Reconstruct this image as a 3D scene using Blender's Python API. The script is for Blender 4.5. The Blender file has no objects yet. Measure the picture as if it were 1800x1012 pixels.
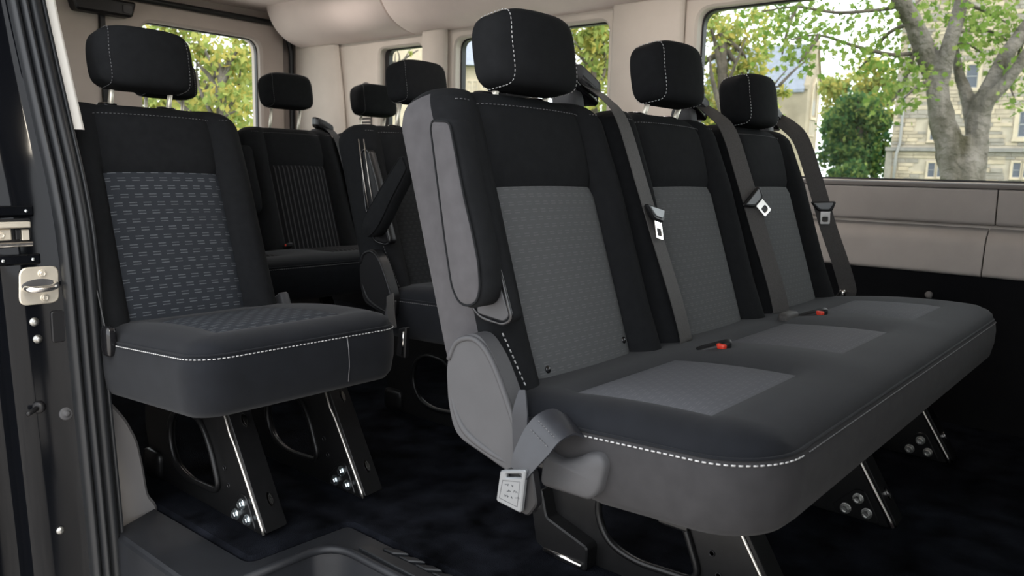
import bpy, math, random
import numpy as np
from mathutils import Vector, Matrix
from mathutils.geometry import tessellate_polygon

random.seed(7)
RNG = np.random.default_rng(7)
S = bpy.context.scene
COL = S.collection

# ------------------------------------------------------------------ camera
F_PX = 1388.0
EX = np.array([0.64916, -0.09569, 0.75461])
EY = np.array([-0.76024, -0.11427, 0.63951])
EZ = np.array([0.02503, -0.98883, -0.14692])
CAM = np.array([0.0, 0.0, 0.76])
ROT = np.array([EX, EY, EZ])            # camera axes (right, down, forward) -> world
cam_data = bpy.data.cameras.new('camera')
cam = bpy.data.objects.new('camera', cam_data)
COL.objects.link(cam)
cam_data.sensor_width = 36.0
cam_data.lens = F_PX / 1800.0 * 36.0
cam_data.clip_start = 0.02
cam_data.clip_end = 600
cam_data.dof.use_dof = True
cam_data.dof.focus_distance = 1.45
cam_data.dof.aperture_fstop = 9.0
M = Matrix.Identity(4)
for i in range(3):
    M[i][0] = ROT[i][0]
    M[i][1] = -ROT[i][1]
    M[i][2] = -ROT[i][2]
    M[i][3] = CAM[i]
cam.matrix_world = M
S.camera = cam

# ------------------------------------------------------------------ sky, light, exposure
world = bpy.data.worlds.new('sky')
S.world = world
world.use_nodes = True
bg = world.node_tree.nodes['Background']
bg.inputs['Color'].default_value = (0.93, 0.96, 1.0, 1)
bg.inputs['Strength'].default_value = 3.7
sun_d = bpy.data.lights.new('sun', 'SUN')
sun_d.energy = 2.6
sun_d.angle = math.radians(12)
sun_d.color = (1.0, 0.90, 0.74)
sun = bpy.data.objects.new('sun', sun_d)
COL.objects.link(sun)
sun.rotation_euler = Vector((0.10, 0.70, -0.72)).to_track_quat('-Z', 'Y').to_euler()
S.view_settings.view_transform = 'Standard'
S.view_settings.look = 'None'
S.view_settings.exposure = 0.0
S.view_settings.gamma = 1.0
S.view_settings.use_curve_mapping = False
S.cycles.use_denoising = True
S.cycles.max_bounces = 8
S.cycles.diffuse_bounces = 5
S.cycles.transparent_max_bounces = 24


def at(px, py, depth):
    """world point seen at a pixel of the photograph, at a distance along the view axis"""
    c = np.array([(px - 900) / F_PX, (py - 506) / F_PX, 1.0]) * depth
    return CAM + ROT @ c


# ------------------------------------------------------------------ materials
MATS = {}


def mat(name, col, rough=0.6, metal=0.0, spec=0.5, noise=None, bump=None, coat=0.0, sheen=0.0, emit=None):
    """noise=(scale, amount) varies the colour; bump=(scale, strength, distance)"""
    if name in MATS:
        return MATS[name]
    m = bpy.data.materials.new(name)
    m.use_nodes = True
    nt = m.node_tree
    b = nt.nodes['Principled BSDF']
    b.inputs['Base Color'].default_value = (*col, 1)
    b.inputs['Roughness'].default_value = rough
    b.inputs['Metallic'].default_value = metal
    b.inputs['Specular IOR Level'].default_value = spec
    b.inputs['Coat Weight'].default_value = coat
    b.inputs['Sheen Weight'].default_value = sheen
    tc = nt.nodes.new('ShaderNodeTexCoord')
    if noise:
        n = nt.nodes.new('ShaderNodeTexNoise')
        n.inputs['Scale'].default_value = noise[0]
        n.inputs['Detail'].default_value = 5
        nt.links.new(tc.outputs['Object'], n.inputs['Vector'])
        r = nt.nodes.new('ShaderNodeMapRange')
        r.inputs['From Min'].default_value = 0.3
        r.inputs['From Max'].default_value = 0.7
        r.inputs['To Min'].default_value = 1 - noise[1]
        r.inputs['To Max'].default_value = 1 + noise[1]
        nt.links.new(n.outputs['Fac'], r.inputs['Value'])
        v = nt.nodes.new('ShaderNodeVectorMath')
        v.operation = 'SCALE'
        v.inputs[0].default_value = col
        nt.links.new(r.outputs['Result'], v.inputs['Scale'])
        nt.links.new(v.outputs['Vector'], b.inputs['Base Color'])
    if bump:
        n = nt.nodes.new('ShaderNodeTexNoise')
        n.inputs['Scale'].default_value = bump[0]
        n.inputs['Detail'].default_value = 4
        nt.links.new(tc.outputs['Object'], n.inputs['Vector'])
        bp = nt.nodes.new('ShaderNodeBump')
        bp.inputs['Strength'].default_value = bump[1]
        bp.inputs['Distance'].default_value = bump[2]
        nt.links.new(n.outputs['Fac'], bp.inputs['Height'])
        nt.links.new(bp.outputs['Normal'], b.inputs['Normal'])
    MATS[name] = m
    return m


def mth(nt, op, a, b=None, c=None):
    n = nt.nodes.new('ShaderNodeMath')
    n.operation = op
    for i, v in enumerate((a, b, c)):
        if v is None:
            continue
        if isinstance(v, (int, float)):
            n.inputs[i].default_value = v
        else:
            nt.links.new(v, n.inputs[i])
    return n.outputs[0]


def woven(name, ground, thread, pu, pv, stripes=False):
    """seat insert fabric: staggered pairs of woven dashes, or fine vertical ribs (uv in metres)"""
    m = bpy.data.materials.new(name)
    m.use_nodes = True
    nt = m.node_tree
    b = nt.nodes['Principled BSDF']
    b.inputs['Roughness'].default_value = 0.85
    b.inputs['Specular IOR Level'].default_value = 0.10
    b.inputs['Sheen Weight'].default_value = 0.0
    uv = nt.nodes.new('ShaderNodeUVMap')
    uv.uv_map = 'UVMap'
    sp = nt.nodes.new('ShaderNodeSeparateXYZ')
    nt.links.new(uv.outputs['UV'], sp.inputs[0])
    U, V = sp.outputs[0], sp.outputs[1]
    if stripes:
        fu = mth(nt, 'FRACT', mth(nt, 'DIVIDE', U, pu))
        mask = mth(nt, 'LESS_THAN', mth(nt, 'ABSOLUTE', mth(nt, 'SUBTRACT', fu, 0.5)), 0.13)
        h = mth(nt, 'PINGPONG', fu, 0.5)
    else:
        vr = mth(nt, 'DIVIDE', V, pv)
        row = mth(nt, 'FLOOR', vr)
        fv = mth(nt, 'FRACT', vr)
        off = mth(nt, 'MULTIPLY', mth(nt, 'MODULO', mth(nt, 'ABSOLUTE', row), 2.0), 0.5)
        fu = mth(nt, 'FRACT', mth(nt, 'ADD', mth(nt, 'DIVIDE', U, pu), off))
        dash = mth(nt, 'LESS_THAN', fu, 0.56)
        l1 = mth(nt, 'LESS_THAN', mth(nt, 'ABSOLUTE', mth(nt, 'SUBTRACT', fv, 0.34)), 0.055)
        l2 = mth(nt, 'LESS_THAN', mth(nt, 'ABSOLUTE', mth(nt, 'SUBTRACT', fv, 0.66)), 0.055)
        mask = mth(nt, 'MULTIPLY', dash, mth(nt, 'MAXIMUM', l1, l2))
        h = mth(nt, 'MULTIPLY', dash, mth(nt, 'GREATER_THAN', mth(nt, 'PINGPONG', fv, 0.5), 0.22))
    nz = nt.nodes.new('ShaderNodeTexNoise')
    nz.inputs['Scale'].default_value = 900
    tc = nt.nodes.new('ShaderNodeTexCoord')
    nt.links.new(tc.outputs['Object'], nz.inputs['Vector'])
    amt = mth(nt, 'MULTIPLY', mask, mth(nt, 'MULTIPLY_ADD', nz.outputs['Fac'], 1.1, 0.1))
    mx = nt.nodes.new('ShaderNodeMix')
    mx.data_type = 'RGBA'
    mx.inputs[6].default_value = (*ground, 1)
    mx.inputs[7].default_value = (*thread, 1)
    nt.links.new(amt, mx.inputs[0])
    nt.links.new(mx.outputs[2], b.inputs['Base Color'])
    bp = nt.nodes.new('ShaderNodeBump')
    bp.inputs['Strength'].default_value = 0.5
    bp.inputs['Distance'].default_value = 0.002
    nt.links.new(mth(nt, 'MULTIPLY_ADD', nz.outputs['Fac'], 0.25, h), bp.inputs['Height'])
    nt.links.new(bp.outputs['Normal'], b.inputs['Normal'])
    MATS[name] = m
    return m


def glassy(name, tint):
    m = bpy.data.materials.new(name)
    m.use_nodes = True
    nt = m.node_tree
    nt.nodes.clear()
    out = nt.nodes.new('ShaderNodeOutputMaterial')
    tr = nt.nodes.new('ShaderNodeBsdfTransparent')
    tr.inputs[0].default_value = (*tint, 1)
    gl = nt.nodes.new('ShaderNodeBsdfGlossy')
    gl.inputs['Roughness'].default_value = 0.02
    fr = nt.nodes.new('ShaderNodeFresnel')
    fr.inputs[0].default_value = 1.10
    mx = nt.nodes.new('ShaderNodeMixShader')
    nt.links.new(fr.outputs[0], mx.inputs[0])
    nt.links.new(tr.outputs[0], mx.inputs[1])
    nt.links.new(gl.outputs[0], mx.inputs[2])
    nt.links.new(mx.outputs[0], out.inputs[0])
    MATS[name] = m
    return m


def leafy(name, c1, c2, c3):
    m = bpy.data.materials.new(name)
    m.use_nodes = True
    nt = m.node_tree
    nt.nodes.clear()
    out = nt.nodes.new('ShaderNodeOutputMaterial')
    geo = nt.nodes.new('ShaderNodeNewGeometry')
    oi = nt.nodes.new('ShaderNodeObjectInfo')
    rnd = mth(nt, 'FRACT', mth(nt, 'ADD', geo.outputs['Random Per Island'], oi.outputs['Random']))
    ramp = nt.nodes.new('ShaderNodeValToRGB')
    e = ramp.color_ramp.elements
    e[0].color = (*c1, 1)
    e[1].color = (*c3, 1)
    k = e.new(0.5)
    k.color = (*c2, 1)
    nt.links.new(rnd, ramp.inputs[0])
    d = nt.nodes.new('ShaderNodeBsdfDiffuse')
    t = nt.nodes.new('ShaderNodeBsdfTranslucent')
    mx = nt.nodes.new('ShaderNodeMixShader')
    mx.inputs[0].default_value = 0.55
    nt.links.new(ramp.outputs[0], d.inputs[0])
    nt.links.new(ramp.outputs[0], t.inputs[0])
    nt.links.new(d.outputs[0], mx.inputs[1])
    nt.links.new(t.outputs[0], mx.inputs[2])
    nt.links.new(mx.outputs[0], out.inputs[0])
    MATS[name] = m
    return m


FABRIC = mat('black_fabric', (0.0108, 0.0114, 0.0124), 0.92, spec=0.07, noise=(60, 0.12), bump=(1400, 0.25, 0.0006))
FABRIC_SIDE = mat('grey_side_fabric', (0.058, 0.056, 0.059), 0.9, spec=0.10, noise=(40, 0.10), bump=(1400, 0.25, 0.0006), sheen=0.04)
FABRIC_SKIRT = mat('grey_skirt_fabric', (0.030, 0.0292, 0.0305), 0.9, spec=0.10, noise=(40, 0.10), bump=(1400, 0.25, 0.0006), sheen=0.04)
FABRIC_CUSH = mat('charcoal_cushion_fabric', (0.0078, 0.0088, 0.0112), 0.88, spec=0.12, noise=(30, 0.12), bump=(1400, 0.25, 0.0006), sheen=0.06)
INSERT = woven('woven_insert', (0.026, 0.029, 0.034), (0.12, 0.13, 0.14), 0.030, 0.0185)
INSERT_FINE = woven('woven_insert_fine', (0.080, 0.083, 0.085), (0.116, 0.120, 0.122), 0.020, 0.0125)
INSERT_DARK = woven('dark_woven_insert', (0.014, 0.015, 0.016), (0.030, 0.031, 0.033), 0.020, 0.0125)
INSERT_CUSH = woven('cushion_insert', (0.078, 0.080, 0.088), (0.105, 0.108, 0.116), 0.020, 0.0125)
INSERT_RIB = woven('ribbed_insert', (0.007, 0.007, 0.008), (0.060, 0.060, 0.063), 0.0190, 0.02, stripes=True)
STITCH = mat('pale_thread', (0.42, 0.42, 0.42), 0.7)
STITCH_DIM = mat('grey_thread', (0.12, 0.12, 0.125), 0.7)
PLASTIC_GREY = mat('grey_plastic', (0.052, 0.052, 0.055), 0.55, spec=0.3, noise=(25, 0.05), bump=(900, 0.2, 0.0006))
PLASTIC_BLACK = mat('black_plastic', (0.008, 0.008, 0.009), 0.45, spec=0.3, bump=(900, 0.12, 0.0005))
PLASTIC_GLOSS = mat('gloss_black_plastic', (0.008, 0.008, 0.009), 0.18)
TREADP = mat('step_plastic', (0.0115, 0.0125, 0.0150), 0.5, spec=0.35, noise=(20, 0.15), bump=(700, 0.25, 0.0008))
STEEL = mat('black_painted_steel', (0.0065, 0.0065, 0.0068), 0.34, spec=0.28, noise=(50, 0.2), bump=(120, 0.08, 0.001))
CHROME = mat('bright_steel', (0.75, 0.73, 0.70), 0.22, metal=1.0)
POSTM = mat('pale_steel_post', (0.72, 0.68, 0.58), 0.35, metal=0.6)
EDGE = mat('bare_steel_edge', (0.62, 0.58, 0.53), 0.38, metal=1.0)
ZINC = mat('zinc_bolt', (0.70, 0.76, 0.78), 0.30, metal=1.0, noise=(80, 0.15))
ZINC_DULL = mat('dull_zinc_bolt', (0.42, 0.42, 0.40), 0.4, metal=1.0, noise=(150, 0.4))
CREAM_METAL = mat('pale_primer_metal', (0.62, 0.57, 0.48), 0.35, metal=0.55, noise=(30, 0.12))
BELT = mat('belt_webbing', (0.055, 0.052, 0.050), 0.7, spec=0.35, noise=(300, 0.15), bump=(900, 0.3, 0.0006))
BELT_DARK = mat('dark_belt_webbing', (0.020, 0.020, 0.021), 0.7, noise=(300, 0.15))
BELT_STRAP = mat('buckle_strap', (0.014, 0.0155, 0.020), 0.45, noise=(40, 0.15))
RED = mat('red_release', (0.55, 0.035, 0.015), 0.4)
TAG = mat('silver_buckle', (0.17, 0.178, 0.185), 0.38, metal=0.35)
INK = mat('dark_print', (0.04, 0.04, 0.045), 0.7)
CARPET = mat('dark_carpet', (0.0065, 0.0073, 0.0100), 0.97, spec=0.03, noise=(13, 0.8), bump=(420, 0.9, 0.004))
PAINT = mat('black_car_paint', (0.0030, 0.0034, 0.0045), 0.10, spec=0.20, coat=0.0)
RUBBER = mat('black_rubber', (0.012, 0.013, 0.0145), 0.40, spec=0.35, bump=(200, 0.05, 0.001))
BEIGE = mat('beige_trim', (0.58, 0.525, 0.465), 0.75, noise=(6, 0.06), bump=(600, 0.15, 0.0008))
CREAM = mat('cream_trim', (0.80, 0.77, 0.71), 0.75, noise=(6, 0.04))
LINER = mat('roof_liner', (0.78, 0.685, 0.64), 0.85, noise=(5, 0.05), bump=(700, 0.2, 0.0008))
REARP = mat('rear_door_trim', (0.42, 0.37, 0.33), 0.75, noise=(6, 0.06))
WALLP = mat('taupe_wall_panel', (0.34, 0.31, 0.285), 0.62, noise=(14, 0.05), bump=(700, 0.25, 0.0008))
WALLP_DARK = mat('taupe_recess', (0.10, 0.09, 0.085), 0.7)
WALL_LOW = mat('charcoal_lower_trim', (0.010, 0.010, 0.0112), 0.9, spec=0.1, noise=(20, 0.1), bump=(700, 0.3, 0.001))
GREYTRIM = mat('grey_sill_trim', (0.15, 0.142, 0.138), 0.7, noise=(10, 0.06))
GLASS = glassy('window_glass', (0.93, 0.95, 0.94))
FRIT = mat('black_window_seal', (0.010, 0.010, 0.011), 0.5)

# ------------------------------------------------------------------ object helpers
WL = {}


def thing(name, label, cat, loc, group=None):
    o = bpy.data.objects.new(name, None)
    o.empty_display_size = 0.05
    COL.objects.link(o)
    o.location = loc
    WL[o.name] = np.array(loc, float)
    o['label'] = label
    o['category'] = cat
    if group:
        o['group'] = group
    return o


def tag(o, label, cat, group=None, kind=None):
    o['label'] = label
    o['category'] = cat
    if group:
        o['group'] = group
    if kind:
        o['kind'] = kind
    return o


def struct(o, label=None):
    o['kind'] = 'structure'
    if label:
        o['label'] = label
    return o


def obj(name, geo, m, parent=None, smooth=True, kind=None, label=None, auto=None):
    """geo = (verts, faces[, uvs per vertex]) in world coordinates; linked as ONE mesh object"""
    verts, faces = geo[0], geo[1]
    v = np.array(verts, float).reshape(-1, 3)
    if parent is not None:
        v = v - WL[parent.name]
    me = bpy.data.meshes.new(name)
    me.from_pydata(v.tolist(), [], [tuple(f) for f in faces])
    if len(geo) > 2 and geo[2] is not None:
        uvl = me.uv_layers.new(name='UVMap')
        idx = np.empty(len(me.loops), dtype=np.int32)
        me.loops.foreach_get('vertex_index', idx)
        uvl.data.foreach_set('uv', np.array(geo[2], dtype=np.float32)[idx].ravel())
    me.materials.append(m)
    if smooth:
        me.polygons.foreach_set('use_smooth', [True] * len(me.polygons))
        if auto is not None:
            me.set_sharp_from_angle(angle=math.radians(auto))
    me.update()
    o = bpy.data.objects.new(name, me)
    COL.objects.link(o)
    if parent is not None:
        o.parent = parent
        WL[o.name] = WL[parent.name]
    else:
        WL[o.name] = np.zeros(3)
    if kind:
        o['kind'] = kind
    if label:
        o['label'] = label
    return o


def join(*gs):
    V, Fc = [], []
    for g in gs:
        k = len(V)
        V.extend([tuple(p) for p in g[0]])
        Fc.extend([tuple(i + k for i in f) for f in g[1]])
    return V, Fc


def moved(g, d):
    return [tuple(np.array(p) + d) for p in g[0]], g[1]


def rpoly(pts, r, n=5):
    """round the corners of a polygon; r a number or one per corner"""
    out = []
    N = len(pts)
    for i in range(N):
        p0, p, p1 = (np.array(pts[(i + k) % N], float) for k in (-1, 0, 1))
        rr = r[i] if isinstance(r, (list, tuple)) else r
        a, b = p0 - p, p1 - p
        la, lb = np.linalg.norm(a), np.linalg.norm(b)
        rr = min(rr, la * 0.48, lb * 0.48)
        if rr < 1e-5:
            out.append(tuple(p))
            continue
        A, B = p + a / la * rr, p + b / lb * rr
        for k in range(n + 1):
            t = k / n
            out.append(tuple((1 - t) ** 2 * A + 2 * t * (1 - t) * p + t * t * B))
    return out


def rect(a0, b0, a1, b1, r=0.0, n=5):
    pts = [(a0, b0), (a1, b0), (a1, b1), (a0, b1)]
    return rpoly(pts, r, n) if r else pts


def area2(p):
    return sum(p[i][0] * p[(i + 1) % len(p)][1] - p[(i + 1) % len(p)][0] * p[i][1] for i in range(len(p)))


def inset(p, d):
    N = len(p)
    P = [np.array(q, float) for q in p]
    out = []
    for i in range(N):
        e0 = P[i] - P[i - 1]
        e1 = P[(i + 1) % N] - P[i]
        e0 = e0 / (np.linalg.norm(e0) + 1e-12)
        e1 = e1 / (np.linalg.norm(e1) + 1e-12)
        n0 = np.array([-e0[1], e0[0]])
        n1 = np.array([-e1[1], e1[0]])
        nn = n0 + n1
        L = np.dot(nn, nn)
        nn = nn * (2 / L if L > 0.4 else 1.0)
        out.append(tuple(P[i] + nn * d))
    return out


AX = {'X': lambda a, b, c: (c, a, b),     # (Y, Z) outline, extruded along X
      'Y': lambda a, b, c: (a, c, b),     # (X, Z) outline, extruded along Y
      'Z': lambda a, b, c: (a, b, c)}     # (X, Y) outline, extruded along Z


def plate(outline, c0, c1, axis='X', bev=0.0, holes=(), fn=None):
    """extruded outline with holes and chamfered edges, as a closed solid"""
    fn = fn or AX[axis]
    loops = [list(outline) if area2(outline) > 0 else list(outline)[::-1]]
    for h in holes:
        loops.append(list(h) if area2(h) < 0 else list(h)[::-1])
    V, Fc = [], []
    levels = [(c0, bev), (c0 + bev, 0.0), (c1 - bev, 0.0), (c1, bev)] if bev > 0 else [(c0, 0.0), (c1, 0.0)]
    ring_start = []
    for c, d in levels:
        st = []
        for lp in loops:
            q = inset(lp, d) if d else lp
            st.append(len(V))
            V.extend([fn(a, b, c) for a, b in q])
        ring_start.append(st)
    for li in range(len(levels) - 1):
        for k, lp in enumerate(loops):
            s0, s1, n = ring_start[li][k], ring_start[li + 1][k], len(lp)
            for i in range(n):
                j = (i + 1) % n
                Fc.append((s0 + i, s0 + j, s1 + j, s1 + i))
    tri = tessellate_polygon([[Vector((a, b, 0)) for a, b in lp] for lp in loops])
    n_all = sum(len(lp) for lp in loops)
    top0 = ring_start[-1][0]
    flat = [p for lp in loops for p in lp]
    for t in tri:
        (ax_, ay), (bx_, by), (cx_, cy) = flat[t[0]], flat[t[1]], flat[t[2]]
        if (bx_ - ax_) * (cy - ay) - (by - ay) * (cx_ - ax_) < 0:
            t = (t[0], t[2], t[1])
        Fc.append(tuple(top0 + i for i in t))
        Fc.append(tuple(i for i in t)[::-1])
    # keep winding outward for mappings that mirror
    e = np.cross(np.array(fn(1, 0, 0)) - np.array(fn(0, 0, 0)), np.array(fn(0, 1, 0)) - np.array(fn(0, 0, 0)))
    if np.dot(e, np.array(fn(0, 0, 1)) - np.array(fn(0, 0, 0))) < 0:
        Fc = [f[::-1] for f in Fc]
    return V, Fc


def box(lo, hi, bev=0.0):
    return plate(rect(lo[0], lo[1], hi[0], hi[1]), lo[2], hi[2], 'Z', bev)


def frame_at(d):
    d = d / (np.linalg.norm(d) + 1e-12)
    up = np.array([0, 0, 1.0]) if abs(d[2]) < 0.95 else np.array([1.0, 0, 0])
    a = np.cross(d, up)
    a /= np.linalg.norm(a)
    return a, np.cross(a, d)


def tube(path, r, n=8, closed=False, cap=True):
    P = [np.array(p, float) for p in path]
    N = len(P)
    R_ = [r] * N if isinstance(r, (int, float)) else list(r)
    V, Fc = [], []
    a = None
    for i in range(N):
        if closed:
            d = P[(i + 1) % N] - P[i - 1]
        else:
            d = P[min(i + 1, N - 1)] - P[max(i - 1, 0)]
        d = d / (np.linalg.norm(d) + 1e-12)
        if a is None:
            a, _ = frame_at(d)
        a = a - d * np.dot(a, d)
        if np.linalg.norm(a) < 1e-6:
            a, _ = frame_at(d)
        a /= np.linalg.norm(a)
        b = np.cross(d, a)
        for k in range(n):
            t = 2 * math.pi * k / n
            V.append(tuple(P[i] + R_[i] * (math.cos(t) * a + math.sin(t) * b)))
    for i in range(N if closed else N - 1):
        for k in range(n):
            j = (i + 1) % N
            Fc.append((i * n + k, i * n + (k + 1) % n, j * n + (k + 1) % n, j * n + k))
    if cap and not closed:
        Fc.append(tuple(range(n))[::-1])
        Fc.append(tuple((N - 1) * n + k for k in range(n)))
    return V, Fc


def smooth_path(pts, n=8):
    P = [np.array(p, float) for p in pts]
    P = [2 * P[0] - P[1]] + P + [2 * P[-1] - P[-2]]
    out = []
    for i in range(1, len(P) - 2):
        for k in range(n):
            t = k / n
            out.append(0.5 * ((2 * P[i]) + (-P[i - 1] + P[i + 1]) * t + (2 * P[i - 1] - 5 * P[i] + 4 * P[i + 1] - P[i + 2]) * t * t
                              + (-P[i - 1] + 3 * P[i] - 3 * P[i + 1] + P[i + 2]) * t ** 3))
    out.append(P[-2])
    return out


def ribbon(path, wdir, width, thick=0.0016):
    """flat webbing along a path; wdir = a width direction for the whole path or one per point"""
    P = [np.array(p, float) for p in path]
    N = len(P)
    V, Fc = [], []
    for i in range(N):
        d = P[min(i + 1, N - 1)] - P[max(i - 1, 0)]
        d /= np.linalg.norm(d)
        w = np.array(wdir[i] if isinstance(wdir, list) else wdir, float)
        w = w - d * np.dot(w, d)
        w /= np.linalg.norm(w)
        q = np.cross(d, w)
        wd = width[i] if isinstance(width, list) else width
        for s, t in ((-1, -1), (1, -1), (1, 1), (-1, 1)):
            V.append(tuple(P[i] + w * wd / 2 * s + q * thick / 2 * t))
    for i in range(N - 1):
        for k in range(4):
            Fc.append((i * 4 + k, i * 4 + (k + 1) % 4, i * 4 + 4 + (k + 1) % 4, i * 4 + 4 + k))
    Fc.append((3, 2, 1, 0))
    Fc.append(tuple((N - 1) * 4 + k for k in range(4)))
    return V, Fc


def stitches(path, length=0.0052, gap=0.0034, r=0.0010):
    P = [np.array(p, float) for p in path]
    seg = [np.linalg.norm(P[i + 1] - P[i]) for i in range(len(P) - 1)]
    cum = np.concatenate([[0], np.cumsum(seg)])

    def pos(s):
        i = min(max(int(np.searchsorted(cum, s)) - 1, 0), len(seg) - 1)
        return P[i] + (P[i + 1] - P[i]) * ((s - cum[i]) / max(seg[i], 1e-9))
    gs = []
    s = gap
    while s + length < cum[-1]:
        gs.append(tube([pos(s), pos(s + length)], r, 4))
        s += length + gap
    return join(*gs)


def rounded_box(c, hx, hy, hz, p=4.5, n=12, warp=None):
    """pillow: a box with continuously rounded faces"""
    V, Fc, key = [], [], {}

    def add(q):
        k = tuple(np.round(q, 5))
        if k not in key:
            key[k] = len(V)
            V.append(q)
        return key[k]
    g = np.tan(np.linspace(-0.98, 0.98, n + 1) * math.pi / 4)
    g = g / g[-1]
    for ax in range(3):
        for sgn in (-1, 1):
            for i in range(n):
                for j in range(n):
                    quad = []
                    for (a, b) in ((g[i], g[j]), (g[i + 1], g[j]), (g[i + 1], g[j + 1]), (g[i], g[j + 1])):
                        q = np.zeros(3)
                        q[ax] = sgn
                        q[(ax + 1) % 3] = a
                        q[(ax + 2) % 3] = b
                        quad.append(add(q))
                    Fc.append(tuple(quad) if sgn > 0 else tuple(quad[::-1]))
    out = []
    for q in V:
        q = q / (np.sum(np.abs(q) ** p)) ** (1 / p)
        v = np.array([q[0] * hx, q[1] * hy, q[2] * hz])
        if warp:
            v = warp(v)
        out.append(tuple(np.array(c) + v))
    return out, Fc


def lathe(c, d, prof, n=16):
    """turned solid about the axis d through c; prof = [(radius, height)]"""
    d = np.array(d, float)
    d /= np.linalg.norm(d)
    a, b = frame_at(d)
    V, Fc = [], []
    for r, h in prof:
        for k in range(n):
            t = 2 * math.pi * k / n
            V.append(tuple(np.array(c) + d * h + r * (math.cos(t) * a + math.sin(t) * b)))
    for i in range(len(prof) - 1):
        for k in range(n):
            Fc.append((i * n + k, i * n + (k + 1) % n, (i + 1) * n + (k + 1) % n, (i + 1) * n + k))
    Fc.append(tuple(range(n))[::-1])
    Fc.append(tuple((len(prof) - 1) * n + k for k in range(n)))
    return V, [f[::-1] for f in Fc] if np.dot(np.cross(a, b), d) < 0 else Fc


def bolt(name, c, d, r, m, parent):
    g = join(lathe(c, d, [(r * 1.25, 0), (r * 1.25, r * 0.25), (r * 1.1, r * 0.32)], 16),
             lathe(np.array(c) + np.array(d, float) * r * 0.3, d, [(r * 0.85, 0), (r * 0.85, r * 0.55), (r * 0.7, r * 0.68), (r * 0.4, r * 0.62)], 6))
    return obj(name, g, m, parent, smooth=False)


# ================================================================== THE VAN: shell
XN, XF = 0.645, 2.60           # near door plane, far wall
YR = 3.80                      # rear doors
ZC = 1.56                      # ceiling


# floor: carpet slab, cut away for the step
carpet_outline = [(0.775, YR), (0.770, 1.68), (0.777, 1.312), (1.012, 1.303), (1.012, -1.6), (2.78, -1.6), (2.78, YR)]
floor = struct(obj('floor', plate(rpoly(carpet_outline, [0, 0.01, 0.02, 0.02, 0, 0, 0]), -0.05, 0.0, 'Z', 0.008), CARPET, smooth=True, auto=40))
obj('subfloor', box((0.66, 1.32, -0.12), (2.80, YR, -0.052)), STEEL, floor, smooth=False)
obj('subfloor', box((1.02, -1.6, -0.12), (2.80, 1.32, -0.052)), STEEL, floor, smooth=False)

# step surround and step well
step_outline = [(0.655, 1.63), (0.768, 1.682), (0.775, 1.308), (1.008, 1.300), (1.008, -0.3), (0.938, -0.3), (0.938, 1.262), (0.655, 1.262)]
step = struct(obj('trim_1', plate(rpoly(step_outline, [0, 0, 0.02, 0.02, 0, 0, 0.075, 0.0], 8), -0.03, -0.004, 'Z', 0.006), TREADP, auto=40),
              'charcoal plastic step surround at the sliding door')
rim = [(0.655, 1.262, -0.008)] + [(x, y, -0.008) for x, y in rpoly([(0.655, 1.262), (0.938, 1.262), (0.938, -0.3)], [0, 0.075, 0], 8)[1:]]
obj('step_rim', tube(rim, 0.009, 8), TREADP, step)
well = []
for (x, y, z) in rim:
    well.append((x, y, -0.012))
nW = len(well)
WV = well + [(x - 0.02 if i > 3 else x, y - 0.02 if i < nW - 2 else y, -0.26) for i, (x, y, z) in enumerate(well)]
obj('step_riser', (WV, [(i, i + 1, nW + i + 1, nW + i) for i in range(nW - 1)]), TREADP, step)
obj('step_tread', box((0.60, -0.3, -0.29), (0.935, 1.262, -0.255), 0.004), TREADP, step, smooth=False)
obj('sill_edge', plate([(0.650, -0.10), (0.662, -0.10), (0.662, -0.006), (0.650, -0.012)], 1.262, 1.64, 'Y'), TREADP, step, smooth=False)
obj('tread_rib', plate(rpoly([(0.950, 1.195), (0.972, 1.180), (0.978, 1.06), (0.974, 0.90), (0.948, 0.90), (0.948, 1.10)], 0.004), -0.006, 0.003, 'Z', 0.002), RUBBER, step, auto=40)
for k in range(5):
    y0 = 1.155 - 0.047 * k
    obj('tread_rib', plate(rpoly([(0.980, y0), (1.000, y0 - 0.030), (1.000, y0 - 0.058), (0.980, y0 - 0.030)], 0.003), -0.006, 0.003, 'Z', 0.002), RUBBER, step, auto=40)

# ceiling with the side coves
ceiling = struct(obj('ceiling', box((0.60, -1.6, ZC), (2.75, YR + 0.05, ZC + 0.05)), LINER, smooth=False))


def cove(y0, y1):
    prof = [(2.66, 1.372), (2.585, 1.376), (2.53, 1.386), (2.475, 1.405), (2.425, 1.440), (2.39, 1.485), (2.37, 1.53), (2.365, 1.565), (2.66, 1.565)]
    ptsP = rpoly(prof, [0, 0.02, 0.03, 0.03, 0.03, 0.03, 0.03, 0, 0], 4)
    return plate(ptsP, y0, y1, 'Y', 0.006)


for (y0, y1) in ((2.835, 3.70), (1.20, 2.83), (-1.6, 1.195)):
    obj('cove_panel', cove(y0, y1), LINER, ceiling, auto=50)
obj('cove_panel', plate([(0.62, 1.565), (0.62, 1.40), (0.70, 1.40), (0.78, 1.44), (0.84, 1.50), (0.86, 1.565)], -1.6, 3.7, 'Y'), LINER, ceiling, smooth=False)
obj('roof_skin', box((0.42, -1.6, ZC + 0.06), (2.85, YR + 0.12, ZC + 0.10)), PAINT, ceiling, smooth=False)
obj('door_header', plate([(0.56, 1.66), (0.56, 1.36), (0.60, 1.33), (0.66, 1.34), (0.68, 1.42), (0.68, 1.66)], -1.6, 1.80, 'Y'), PAINT, ceiling, smooth=False)

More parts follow.
